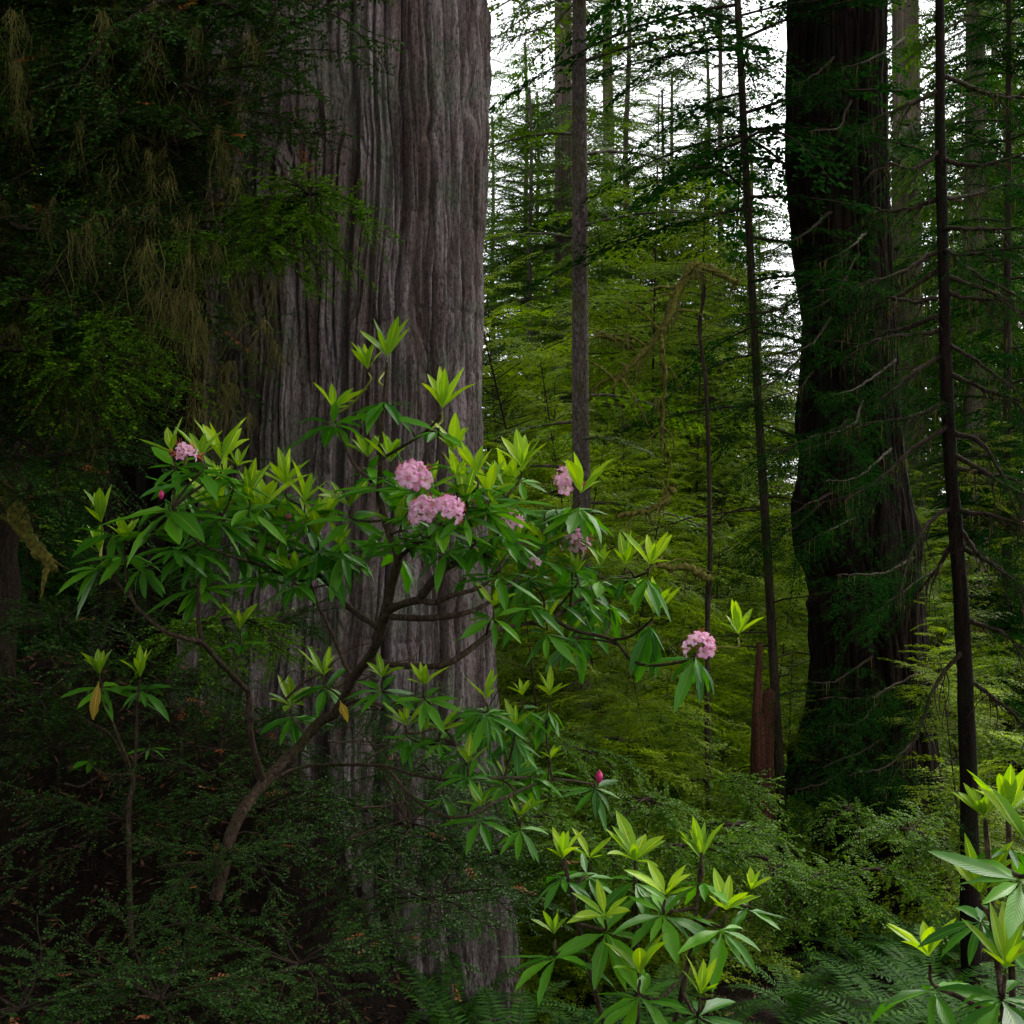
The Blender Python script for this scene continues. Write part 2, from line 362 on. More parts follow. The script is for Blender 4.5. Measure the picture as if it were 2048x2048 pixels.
# ------------------------------------------------------------------ giant trunks
def profile_trunk(name, prof, depth, material, parent, zlo, zhi, rows, front, back, seed, amps, burls=(), fl=(1, 1)):
    """prof: list of (py, left px, right px) at the trunk's axis depth; returns the trunk object.
    bark relief is real displacement: plates, furrows, fibres"""
    py = np.array([p[0] for p in prof]); le = np.array([p[1] for p in prof]); ri = np.array([p[2] for p in prof])
    zz = CAMZ - (py - 1024) / F * depth
    order = np.argsort(zz); zz = zz[order]
    xl = ((le - 1024) / F * depth)[order]; xr = ((ri - 1024) / F * depth)[order]
    z = np.concatenate([np.linspace(zlo, zhi, rows), np.linspace(zhi + 0.3, zhi + 30, 40)])
    XL = np.interp(z, zz, xl); XR = np.interp(z, zz, xr)
    c = (XL + XR) / 2; hw = (XR - XL) / 2
    taper = 1 - np.clip(z - zhi, 0, 40) * 0.012
    th = np.concatenate([np.linspace(pi * 1.0 - 0.35, 2 * pi + 0.35, front), np.linspace(0.35, pi - 0.35, back + 2)[1:-1]])   # camera side is theta in (pi, 2pi)
    Rm = hw.mean()
    A = th[None, :] * Rm; Zg = z[:, None] + 0 * A
    # periodic wrap is hidden on the far side
    wa = A + 0.30 * (fbm(A * 1.1 + seed, Zg * 0.42, 1.5) - 0.5) + 0.09 * (fbm(A * 5 + 3, Zg * 1.1, seed) - 0.5)
    n0 = fbm(wa * 1.4 + seed, Zg * 0.09 + 3, 0, 2)
    n1 = noise(wa * 3.1 + seed * 3, Zg * 0.22, 4.0); n1b = noise(wa * 5.3 + seed, Zg * 0.35, 8.0)
    n2 = noise(wa * 11 + 5, Zg * 0.8 + seed, 2.0); n3 = fbm(wa * 32, Zg * 2.4, 1.0, 3); n4 = fbm(wa * 8, Zg * 7, 3.0, 3)
    n5 = noise(wa * 19 + 11, Zg * 1.3, 6.0)
    crack = lambda n, w: np.exp(-((n - 0.5) / w) ** 2)
    d = amps[0] * (n0 - 0.5) * 2
    msk = np.clip(fbm(A * 2, Zg * 0.6, 9) * 3 - 0.9, 0, 1)
    msk2 = np.clip(fbm(A * 1.3 + 7, Zg * 0.35, 4) * 4 - 1.5, 0, 1)
    d = d - amps[1] * crack(n1, 0.05) * (0.45 + 0.55 * msk2) - amps[1] * 0.6 * crack(n1b, 0.04) * msk * (1 - 0.6 * msk2)
    pl = noise(wa * 6.5 + 2, Zg * 0.55 + 7, 5.0) * 3.0; d = d + amps[2] * 0.9 * (pl - np.floor(pl) - 0.5)          # lapped plates with sharp edges
    d = d - amps[2] * crack(n2, 0.07) - amps[2] * 0.6 * crack(n5, 0.10)
    xb = noise(wa * 4 + 1, Zg * 3.2 + seed, 11.0); d = d - amps[2] * 0.35 * crack(xb, 0.02) * (noise(A * 3, Zg * 1.1, 13) > 0.6)
    d = d + amps[3] * ((n3 - 0.5) * 2.2 + (n4 - 0.5) * 2.0) + amps[3] * 1.2 * (fbm(wa * 20, Zg * 16, 7.0, 3) - 0.5)
    for (bx, bz, br, ba) in burls:                        # burls in (angle, z)
        d = d + ba * np.exp(-(((th[None, :] - bx) * Rm) ** 2 + (Zg - bz) ** 2) / br ** 2) * (0.8 + 0.6 * fbm(A * 5, Zg * 5, 2, 3))
    rad = hw[:, None] * taper[:, None]
    V = np.stack([c[:, None] + (rad * fl[0] + d) * np.cos(th)[None, :], depth + (rad * fl[1] + d) * np.sin(th)[None, :], Zg], -1)
    nr, nc = len(z), len(th)
    i = np.arange(nr - 1)[:, None] * nc + np.arange(nc)[None, :]; j = np.arange(nr - 1)[:, None] * nc + (np.arange(nc)[None, :] + 1) % nc
    g = G(); g.add(V, np.stack([i, j, j + nc, i + nc], -1).reshape(-1, 4))
    return g.obj(name, material, parent)

redwood = thing('redwood_tree', 'massive grey weathered redwood trunk with deep furrowed bark behind the pink rhododendron', 'tree')
profile_trunk('trunk', [(-400, 430, 972), (340, 425, 984), (600, 418, 976), (900, 405, 975), (1150, 385, 990), (1400, 350, 1010), (1600, 320, 1022), (1800, 280, 1040), (2100, 200, 1080), (2500, 100, 1130)],
              9.4, M['redwood'], redwood, -3.2, 5.6, 560, 1000, 160, 2.3, (0.15, 0.20, 0.045, 0.012),
              burls=[(pi * 1.36, 3.6, 0.5, 0.18)])

dark = thing('redwood_tree', 'near-black burly redwood trunk with lumpy outline and dark drooping sprays', 'tree')
dprof = [(-400, 1572, 1772), (340, 1575, 1776), (560, 1592, 1782), (640, 1606, 1788), (740, 1600, 1792), (860, 1590, 1800), (920, 1597, 1806), (1000, 1586, 1816), (1110, 1592, 1832), (1150, 1612, 1838),
         (1190, 1622, 1842), (1240, 1617, 1846), (1320, 1625, 1852), (1400, 1618, 1860), (1490, 1604, 1868), (1545, 1594, 1874), (1610, 1628, 1880), (1700, 1628, 1886), (1850, 1610, 1900), (2200, 1560, 1950)]
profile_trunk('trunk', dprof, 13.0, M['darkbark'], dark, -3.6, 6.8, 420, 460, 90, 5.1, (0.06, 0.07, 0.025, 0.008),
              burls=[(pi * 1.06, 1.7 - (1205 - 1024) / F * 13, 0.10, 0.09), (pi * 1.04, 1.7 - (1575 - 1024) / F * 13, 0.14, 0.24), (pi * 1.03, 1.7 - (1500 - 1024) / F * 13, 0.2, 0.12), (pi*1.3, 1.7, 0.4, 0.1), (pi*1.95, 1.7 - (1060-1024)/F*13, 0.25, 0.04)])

fill_trunk = thing('redwood_tree', 'added black trunk filling the dark hollow just left of the great grey redwood', 'tree')
profile_trunk('trunk', [(-400, 235, 455), (700, 225, 462), (1100, 205, 475), (1500, 150, 500), (2200, 40, 560)], 11.2, M['darkbark'], fill_trunk, -3.0, 6.2, 200, 200, 60, 9.7, (0.08, 0.10, 0.03, 0.008))  # made-up trunk, stands in for the black hollow beside the redwood

def px_path(pts, d):
    """pts: (px,py[,depth])"""
    return np.array([P(p[0], p[1], p[2] if len(p) > 2 else d) for p in pts])

# ------------------------------------------------------------------ flat conifer sprays
def spray_proto(rg, ntw=28, spacing=0.020, width=0.44, ll=0.031, lw=0.0115, gap=0.10):
    """one flat branch of unit length along +x: leaflet quads (base, side, tip, side)"""
    B = []; D = []; U = []; S = []
    t = np.linspace(0.10, 0.99, ntw) + rg.normal(0, 0.01, ntw)
    axis_pts = []
    for k, tk in enumerate(t):
        side = 1 if k % 2 else -1
        if rg.random() < gap: continue
        Lk = width * (np.clip(1.15 - tk, 0.08, 1) ** 0.8) * np.clip(tk * 5, 0.35, 1) * rg.uniform(0.6, 1.15)
        ang = side * R(rg.uniform(42, 66) - 18 * tk)
        o = np.array([tk, 0, rg.normal(0, 0.008)])
        dv = np.array([cos(ang), sin(ang), rg.normal(-0.05, 0.10)])
        m = max(3, int(Lk / spacing)); s = (np.arange(m) + 0.5) / m * Lk
        base = o + dv * s[:, None]; base[:, 2] -= 0.35 * (s ** 2)
        for sg in (-1, 1):
            a2 = ang + sg * R(rg.uniform(38, 58))
            dd = np.stack([np.full(m, cos(a2)), np.full(m, sin(a2)), rg.normal(-0.06, 0.22, m)], -1)
            B.append(base + rg.normal(0, 0.003, (m, 3))); D.append(nrm(dd)); S.append(np.clip(1.15 - s / Lk * 0.75, 0.3, 1) * rg.uniform(0.7, 1.2, m))
    B = np.concatenate(B); D = np.concatenate(D); S = np.concatenate(S)[:, None]
    up = np.array([0, 0, 1.0]) + rg.normal(0, 0.35, B.shape); W = nrm(np.cross(D, up))
    Lf = ll * S; Wf = lw * S
    V = np.stack([B, B + D * Lf * 0.45 + W * Wf, B + D * Lf, B + D * Lf * 0.45 - W * Wf], 1)
    return V     # (n,4,3)

def place_sprays(protos, rg, base, az, el, L, droop, roll=None, wid=1.0):
    """transform unit sprays onto branches; returns quads (n,4,3) and axis polylines"""
    outV = []; ax = []
    for k in range(len(az)):
        V = protos[rg.integers(len(protos))].copy()
        V = V * np.array([1, wid, 1]) 
        V = V * L[k]
        if rg.random() < 0.5: V[..., 1] *= -1
        r = rg.normal(0, 0.2) if roll is None else roll[k]
        y, z = V[..., 1] * cos(r) - V[..., 2] * sin(r), V[..., 1] * sin(r) + V[..., 2] * cos(r)
        x = V[..., 0]; q = x / L[k]
        zz = z + x * sin(el[k]) - droop[k] * L[k] * q ** 2
        xx = x * cos(el[k])
        X = xx * cos(az[k]) - y * sin(az[k]); Y = xx * sin(az[k]) + y * cos(az[k])
        outV.append(np.stack([X, Y, zz], -1) + base[k])
        s = np.linspace(0, 0.97, 6); lx = s * L[k] * cos(el[k]); lz = s * L[k] * sin(el[k]) - droop[k] * L[k] * s ** 2
        ax.append(np.stack([lx * cos(az[k]), lx * sin(az[k]), lz], -1) + base[k])
    return np.concatenate(outV), ax

def quads(g, V):
    n = len(V); g.add(V.reshape(-1, 3), np.arange(n * 4).reshape(n, 4))

prg = np.random.default_rng(5)
PROTO_F = [spray_proto(prg) for _ in range(6)]                                         # fine, for near trees
PROTO_M = [spray_proto(prg, 34, 0.018, 0.46, 0.031, 0.012, 0.12) for _ in range(5)]     # coarse, for far crowns
PROTO_R = [spray_proto(prg, 16, 0.030, 0.45, 0.055, 0.009, 0.15) for _ in range(5)]    # long-needled redwood sprays

def conifer(seed, H, z0, n, Lmax, r0, protos, elev=(-5, 25), droop=(0.1, 0.35), shape=0.7, bare=0, lean=0.0, rtop=0.25, limb=0.018):
    """meshes (wood, leaves) of a conifer of height H with its branches from z0 up"""
    rg = np.random.default_rng(seed)
    wood = G(); zt = np.linspace(-0.6, H, 26)
    wob = np.stack([lean * zt + 0.02 * H * 0.3 * (noise(zt * 0.35 + seed, 1.5) - 0.5), 0.02 * H * 0.3 * (noise(zt * 0.35 + seed, 7.5) - 0.5), zt], -1)
    tube(wood, wob, r0 * (1 - (1 - rtop) * np.clip(zt / H, 0, 1)) * (1 + 0.35 * np.exp(-np.clip(zt, 0, 9) * 3)), 10, 0.10, seed=seed)
    zb = z0 + (H - z0) * np.sort(rg.random(n)) ** 0.95
    u = (zb - z0) / (H - z0)
    L = Lmax * ((1.02 - u) ** shape) * rg.uniform(0.55, 1.1, n) * np.clip(0.65 + u * 3, 0, 1)
    L = np.clip(L, 0.12 * Lmax, None)
    az = np.arange(n) * 2.4 + rg.normal(0, 0.4, n); el = np.radians(rg.uniform(*elev, n)) + u * 0.35; dr = rg.uniform(*droop, n)
    base = np.stack([np.interp(zb, zt, wob[:, 0]), np.interp(zb, zt, wob[:, 1]), zb], -1)
    V, ax = place_sprays(protos, rg, base, az, el, L, dr)
    for k, a in enumerate(ax): tube(wood, a, np.linspace(limb, 0.2 * limb, 6) * (0.4 + L[k] / Lmax), 4, cap=False)
    for k in range(bare):
        zk = rg.uniform(0.15 * z0 + 0.2, z0); a0 = rg.uniform(0, 2 * pi); Lk = rg.uniform(0.2, 0.7) * Lmax
        p = [np.array([np.interp(zk, zt, wob[:, 0]), np.interp(zk, zt, wob[:, 1]), zk])]
        d = np.array([cos(a0), sin(a0), rg.uniform(-0.1, 0.3)])
        for q in range(5): p.append(p[-1] + d * Lk / 5); d = nrm(d + rg.normal(0, 0.18, 3) + [0, 0, -0.10])
        tube(wood, p, np.linspace(limb * 0.8, limb * 0.2, 6), 4, cap=False)
    lv = G(); quads(lv, V)
    return wood, lv

KIND = {}
def make_kind(key, wood_mat, leaf_m, **kw):
    wd, lv = conifer(**kw)
    KIND[key] = (wd.mesh('trunk', wood_mat), lv.mesh('crown', leaf_m, False))
for k in range(5):
    make_kind(('sap', k), M['thinbark'], M['lime'], seed=20 + k, H=4.2 + 0.3 * k, z0=0.3, n=112, Lmax=2.1, r0=0.016, protos=PROTO_F, elev=(-10, 14), droop=(0.08, 0.42), limb=0.006, lean=0.05 * (k - 2))
for k in range(4):
    make_kind(('hem', k), M['hembark'], M['hem'], seed=40 + k, H=19, z0=1.0 + k * 0.4, n=200, Lmax=3.9, r0=0.15, protos=PROTO_M, elev=(-8, 15), droop=(0.15, 0.5), shape=0.5, bare=10, limb=0.018)
make_kind(('slm', 0), M['hembark'], M['hem'], seed=55, H=19, z0=3.6, n=46, Lmax=2.2, r0=0.105, protos=PROTO_F, elev=(-10, 15), droop=(0.15, 0.4), shape=0.4, bare=10, limb=0.014)
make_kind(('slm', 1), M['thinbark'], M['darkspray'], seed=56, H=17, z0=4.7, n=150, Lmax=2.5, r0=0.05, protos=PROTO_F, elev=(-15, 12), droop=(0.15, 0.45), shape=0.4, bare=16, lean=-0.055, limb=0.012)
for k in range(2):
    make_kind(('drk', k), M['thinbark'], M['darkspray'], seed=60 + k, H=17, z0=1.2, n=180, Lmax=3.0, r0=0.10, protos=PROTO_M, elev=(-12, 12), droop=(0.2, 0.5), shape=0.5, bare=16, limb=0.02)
for k in range(3):
    make_kind(('red', k), M['farbark'], M['hem'], seed=80 + k, H=34, z0=3.5 + 1.5 * k, n=230, Lmax=4.4, r0=0.5, protos=PROTO_M, elev=(-20, 5), droop=(0.15, 0.4), shape=0.4, bare=8, limb=0.03)

FIRST = {}
def tree(key, name, label, cat, group, px, d, scale=1.0, rz=None, r=1.0, sink=0.1, zoff=0.0):
    x = (px - 1024) / F * d
    if key not in FIRST:
        t = thing(name, label, cat, group)
        link('trunk', KIND[key][0], t); link('crown', KIND[key][1], t)
        FIRST[key] = t
    else:
        t = copy_tree(FIRST[key], label, group); t.name = name
    t.location = (x, d, float(ground_z(x, d)) - sink + zoff); t.rotation_euler = (0, 0, rng.uniform(0, 2 * pi) if rz is None else rz)
    t.scale = (scale * r, scale * r, scale)
    if key[0] == 'sap': t.rotation_euler = (rng.normal(0, 0.13), rng.normal(0, 0.13), t.rotation_euler.z)
    return t

# ------------------------------------------------------------------ trees one can tell apart
tree(('slm', 0), 'hemlock_tree', 'slim straight hemlock with pale speckled bark standing right of the great redwood', 'tree', None, 1163, 13, 1.0, 0.4, 0.95)
tree(('red', 0), 'redwood_tree', 'reddish distant trunk just behind the slim speckled hemlock', 'tree', None, 1128, 33, 1.0, 1.0, 0.66)
tree(('slm', 1), 'hemlock_tree', 'dark leaning thin hemlock between the burly black redwood and the bent mossy branch', 'tree', None, 1578, 12.6, 1.0, 0.0, 0.95)
tree(('red', 1), 'redwood_tree', 'pale furrowed far redwood trunk showing between the black trunk and the slender dark tree', 'tree', None, 1812, 33, 1.0, 2.0, 0.95)
tree(('red', 2), 'redwood_tree', 'dim broad trunk standing behind the slender dark tree at the right', 'tree', None, 1950, 26, 0.9, 0.0, 0.6)
tree(('hem', 1), 'hemlock_tree', 'thin hemlock rising through the lime sprays left of the red broken snag', 'tree', None, 1440, 24, 0.9, 1.9, 0.6)

BG = 'background conifers deep in the forest'
bgl = {'hem': 'green hemlock deep in the misty forest', 'red': 'tall distant redwood deep in the misty forest', 'drk': 'dark narrow conifer deep in the misty forest'}
spots = [('hem',1,1052,37,0.95),('hem',2,985,46,1.0),('hem',3,1100,58,1.05),('hem',0,1305,64,1.0),('hem',2,1440,68,0.95),('hem',1,1205,46,0.9),('hem',3,1255,27,0.85),('hem',1,1415,29,0.8),('hem',0,1345,34,0.85),('hem',2,1500,31,0.75),('hem',1,10,17,0.8),('hem',3,95,20,0.8),('hem',2,190,18,0.75),('hem',0,290,16,0.7),('drk',1,60,14,0.6),('hem',2,1240,40,0.8),('hem',1,1330,46,0.85),('hem',3,1400,50,0.9),('hem',0,1520,44,0.8),('hem',2,1060,32,0.8),('hem',3,1075,44,1.0),('drk',1,1325,30,0.85),('hem',0,1270,60,1.0),
         ('red',2,1215,62,1.0),('hem',1,1170,52,1.1),('drk',0,1660,40,1.0),('hem',1,1735,46,1.0),('hem',2,1870,44,1.0),('hem',3,1985,36,1.0),
         ('hem',0,2080,28,1.0),('drk',1,2015,20,0.9),('hem',1,930,42,1.1),('hem',2,850,50,1.2),('hem',3,-40,24,1.0),('hem',0,60,30,1.1),('hem',1,180,40,1.2),('drk',0,320,30,1.1),
         ('hem',2,1110,72,1.2),('hem',3,1370,80,1.0),('hem',1,1470,86,0.9),('red',2,2020,60,1.1),('hem',0,1780,74,1.1),('hem',2,1930,78,1.1),('hem',3,700,60,1.3),('hem',1,500,55,1.3),('red',0,130,60,1.2),('hem',3,1560,95,0.8)]
for kind, v, px, d, s in spots:
    tree((kind, v), 'redwood_tree' if kind == 'red' else 'hemlock_tree', bgl[kind], 'tree', BG, px, d, s)

for x, y, sc_ in ((-4.6, 2.6, 0.62), (-6.5, -1.5, 0.8), (-3.2, -4.0, 0.8), (-8.5, 4.5, 0.8)):  # hemlocks out of view, added to darken the lower left
    tree(('drk', 0), 'hemlock_tree', 'unseen hemlock added on the near left to shade the dark bank', 'tree', 'unseen hemlocks added for shade', 1024 + x * F / y if y > 0 else 1024, y, sc_)
    o = [q for q in COL.objects if q.get('group') == 'unseen hemlocks added for shade'][-1]; o.location.x = x; o.location.z = float(ground_z(x, y)) - 0.1

# ------------------------------------------------------------------ lime hemlock saplings of the understorey
SG = 'lime green hemlock saplings in the understorey'
sl = 'young hemlock with flat layered lime sprays in the understorey right of the great redwood'
saps = [(1040,20,2.0),(1110,23,2.3),(1215,19,1.9),(1290,22,2.2),(1375,20,1.8),(1465,23,2.0),(1330,27,2.4),(1190,28,2.5),(1540,25,1.9),(1420,30,2.4),(1080,17,1.5),(1250,15.5,1.35),(1160,14,1.0),(1030,12.5,0.95),(1085,15,1.15),(1130,11.5,0.8),(1205,13.5,1.0),(1262,17,1.25),(1300,12,0.78),(1345,15,1.05),(1400,18,1.2),(1455,14,0.85),(1500,17,1.0),(1150,19,1.35),(1050,20,1.4),(1230,22,1.4),
        (1330,24,1.4),(1425,26,1.3),(1560,20,1.1),(1500,28,1.3),(1110,27,1.5),(1010,16,1.2),(1190,10.5,0.6),(1270,9.8,0.5),(1400,11,0.6),(1090,9.7,0.5),(1560,13,0.6),
        (1900,18,1.1),(1985,15,1.0),(2040,19,1.2),(1870,22,1.2),(1950,12,0.7),(1280,32,1.5),(1180,34,1.5),(1380,34,1.5),(1470,38,1.5),(1020,31,1.5),(1560,36,1.4),(1930,30,1.4),(2030,27,1.3),(1740,18,0.8)]
for k, (px, d, s) in enumerate(saps):
    tree(('sap', k % 5), 'hemlock_sapling', sl, 'sapling', SG, px, d, s)

# ------------------------------------------------------------------ high crowns of the near giants, out of view, put in for their shade
def high_crown(parent, x, y, z0, z1, n, L, seed, m):
    rg = np.random.default_rng(seed); zb = rg.uniform(z0, z1, n); az = rg.uniform(0, 2 * pi, n)
    base = np.stack([np.full(n, x), np.full(n, y), zb], -1)
    V, ax = place_sprays(PROTO_M, rg, base, az, np.radians(rg.uniform(-20, 10, n)), L * rg.uniform(0.6, 1.1, n), rg.uniform(0.1, 0.4, n))
    g = G(); quads(g, V); g.obj('crown', m, parent, False)
    g = G()
    for a in ax: tube(g, a, np.linspace(0.05, 0.008, 6), 5, cap=False)
    g.obj('limb', M['thinbark'], parent)
high_crown(redwood, -1.3, 9.4, 11, 24, 130, 5.0, 1, M['hem'])
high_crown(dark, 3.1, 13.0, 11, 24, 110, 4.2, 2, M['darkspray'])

# ------------------------------------------------------------------ snag, mossy dead limbs
def snag():
    t = thing('broken_snag', 'red-brown broken snag with a sharp splintered top beside a thin trunk', 'snag')
    g = G(); d = 12.2
    z0 = float(ground_z(P(1518, 1600, d)[0], d)) - 0.3
    th = np.linspace(0, 2 * pi, 37)[:-1]
    rows = 30; base = P(1515, 1600, d)
    ztop = CAMZ - (1285 - 1024) / F * d
    V = []
    for i in range(rows):
        u = i / (rows - 1); z = z0 + (ztop - z0) * u
        jag = np.clip((u - 0.55) / 0.45, 0, 1)
        r = (0.11 - 0.025 * u) * (1 + 0.18 * (noise(np.cos(th) * 2.5 + 5, np.sin(th) * 2.5 + 5, u * 2) - 0.5) * 2)
        r = r * np.where(np.cos(th - 2.6) > 1.6 * jag - 1.0, 1, 0.25) * (1 - 0.6 * jag ** 2)
        V.append(np.stack([base[0] + 0.03 * u + r * np.cos(th) * 0.9, d + r * np.sin(th), np.full(36, z)], -1))
    V = np.array(V).reshape(-1, 3)
    i = np.arange(rows - 1)[:, None] * 36 + np.arange(36)[None, :]; j = np.arange(rows - 1)[:, None] * 36 + (np.arange(36)[None, :] + 1) % 36
    g.add(V, np.stack([i, j, j + 36, i + 36], -1).reshape(-1, 4))
    g.obj('trunk', M['redbark'], t)
    g = G(); p = px_path([(1530, 1640), (1531, 1450), (1537, 1385)], d + 0.2); tube(g, smooth_path(p, 10), np.linspace(0.09, 0.05, 10), 14, 0.25, seed=4); g.obj('splinter', M['redbark'], t)
snag()

def moss_strands(g, rg, path, n, ln, wd=0.006):
    """thin hanging ribbons below a limb"""
    path = np.asarray(path); k = rg.integers(0, len(path) - 1, n); u = rg.random(n)[:, None]
    b = path[k] * (1 - u) + path[k + 1] * u
    L = ln * rg.uniform(0.2, 1, n) ** 1.5
    for i in range(n):
        m = 5; s = np.linspace(0, 1, m); dx = np.cumsum(rg.normal(0, 0.10, (m, 2)), 0) * L[i] / m
        c = np.stack([b[i, 0] + dx[:, 0], b[i, 1] + dx[:, 1], b[i, 2] - s * L[i]], -1)
        a = rg.uniform(0, pi); wv = np.array([cos(a), sin(a), 0]) * wd * rg.uniform(0.5, 1.4)
        ww = (1 - 0.85 * s)[:, None] * wv
        V = np.concatenate([c - ww, c + ww]); f = np.arange(m - 1)
        g.add(V, np.stack([f, f + 1, f + 1 + m, f + m], -1))

def mossy_branch(name, parent, path, r0, r1, seed, twigs=8, tl=0.4, moss=40, ml=0.15):
    rg = np.random.default_rng(seed)
    sp = smooth_path(path, 26); sp = sp + rg.normal(0, 0.006, sp.shape)
    g = G(); tube(g, sp, np.linspace(r0, r1, 26), 8, 0.35, seed=seed)
    tws = []
    for k in range(twigs):
        i = rg.integers(4, 25); d = nrm(np.gradient(sp, axis=0)[i] + rg.normal(0, 0.7, 3)); p = [sp[i]]
        L = tl * rg.uniform(0.4, 1)
        for q in range(5): p.append(p[-1] + d * L / 5); d = nrm(d + rg.normal(0, 0.22, 3) + [0, 0, -0.12])
        tube(g, p, np.linspace(r1 * 0.8, 0.002, 6), 5, 0.2, cap=False, seed=k); tws.append(np.array(p))
    o = g.obj(name, M['mossy'], parent)
    if moss:
        g = G(); moss_strands(g, rg, sp, moss, ml)
        for t in tws: moss_strands(g, rg, t, max(2, moss // 14), ml * 0.7)
        g.obj('moss_clumps', M['moss'], o, False)
    return o

dead = thing('dead_tree', 'thin dead tree with bent moss-covered limbs hanging in the middle of the forest', 'tree')
g = G(); dp = px_path([(1424, 1800), (1420, 1500), (1416, 1150), (1408, 860), (1405, 640), (1403, 530)], 10.8); dq = smooth_path(dp, 60); dq[:, 0] += 0.07 * (noise(np.linspace(0, 9, 60), 2.2) - 0.5); tube(g, dq, np.linspace(0.026, 0.009, 60), 9, 0.35, seed=3)
g.obj('trunk', M['thinbark'], dead)
mossy_branch('branch', dead, px_path([(1404, 540), (1388, 527), (1372, 555), (1352, 590), (1335, 630), (1322, 662), (1300, 690), (1268, 722), (1245, 745), (1225, 775)], 10.6), 0.036, 0.018, 1, 16, 0.5, 90, 0.22)
mossy_branch('branch', dead, px_path([(1322, 662), (1325, 700), (1330, 760), (1326, 830), (1322, 880)], 10.5), 0.02, 0.008, 2, 10, 0.35, 60, 0.25)
mossy_branch('branch', dead, px_path([(1388, 527), (1420, 538), (1450, 552), (1480, 566)], 10.6), 0.030, 0.02, 3, 4, 0.3, 24, 0.1)
mossy_branch('branch', dead, px_path([(1420, 1158), (1395, 1145), (1374, 1133), (1340, 1136), (1305, 1120), (1272, 1102)], 10.4), 0.03, 0.014, 4, 8, 0.35, 40, 0.12)
mossy_branch('branch', dead, px_path([(1346, 972), (1338, 985), (1322, 1008), (1296, 1022), (1268, 1026), (1236, 1032)], 10.5), 0.036, 0.013, 5, 6, 0.4, 34, 0.14)
mossy_branch('branch', dead, px_path([(1195, 667), (1215, 674), (1240, 680), (1270, 684)], 12.0), 0.03, 0.008, 6, 6, 0.5, 30, 0.15)

# ------------------------------------------------------------------ slender dark tree on the right, bare drooping limbs
slim = thing('conifer_tree', 'slender dark tree with bare mossy drooping limbs at the right edge', 'tree')
d = 9.5
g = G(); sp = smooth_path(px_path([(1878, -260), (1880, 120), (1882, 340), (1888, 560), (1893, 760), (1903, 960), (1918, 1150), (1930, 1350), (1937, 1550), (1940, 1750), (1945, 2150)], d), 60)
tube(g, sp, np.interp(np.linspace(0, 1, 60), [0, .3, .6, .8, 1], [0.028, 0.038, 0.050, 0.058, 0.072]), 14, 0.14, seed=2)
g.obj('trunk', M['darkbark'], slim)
limbs = [[(1874,395),(1800,415),(1745,412)],[(1873,505),(1810,540),(1740,566)],[(1875,540),(1800,592),(1735,630),(1690,655)],[(1874,600),(1820,608),(1775,600)],[(1875,632),(1800,655),(1745,673),(1700,700)],[(1878,662),(1840,668),(1760,680)],
    [(1878,715),(1820,762),(1780,800)],[(1886,395),(1920,395),(1965,385),(2060,345)],[(1888,455),(1950,460),(2060,447)],[(1890,500),(1925,505),(2060,485)],[(1892,505),(1960,545),(2060,612)],[(1893,555),(1990,590),(2060,640)],
    [(1895,585),(1950,595),(1995,600)],[(1898,690),(1960,732),(2060,812)],[(1900,745),(1960,772),(2020,800),(2060,850)],[(1908,865),(1970,892),(2010,960),(2060,1090)],[(1912,910),(2000,962),(2060,1000)],[(1914,935),(1990,955),(2060,975)],
    [(1912,1020),(2000,1040),(2060,1072)],[(1920,1055),(1960,1110),(2060,1185)],[(1925,1095),(2000,1150),(2060,1215)],[(1902,1018),(1865,1040),(1825,1100),(1800,1180)],[(1912,1080),(1870,1135),(1830,1180)],[(1880,300),(1820,330),(1760,320)],
    [(1884,320),(1960,330),(2060,300)],[(1880,180),(1800,215),(1720,250)],[(1884,150),(1980,190),(2070,210)],[(1930,1290),(1880,1360),(1850,1440),(1810,1530)],[(1940,1360),(2000,1400),(2060,1470)],[(1935,1240),(1990,1260),(2060,1300)],[(1898,800),(1850,830),(1790,850),(1700,860)],[(1905,845),(1830,900),(1760,960),(1690,1000)]]
rg = np.random.default_rng(77)
SLG = None
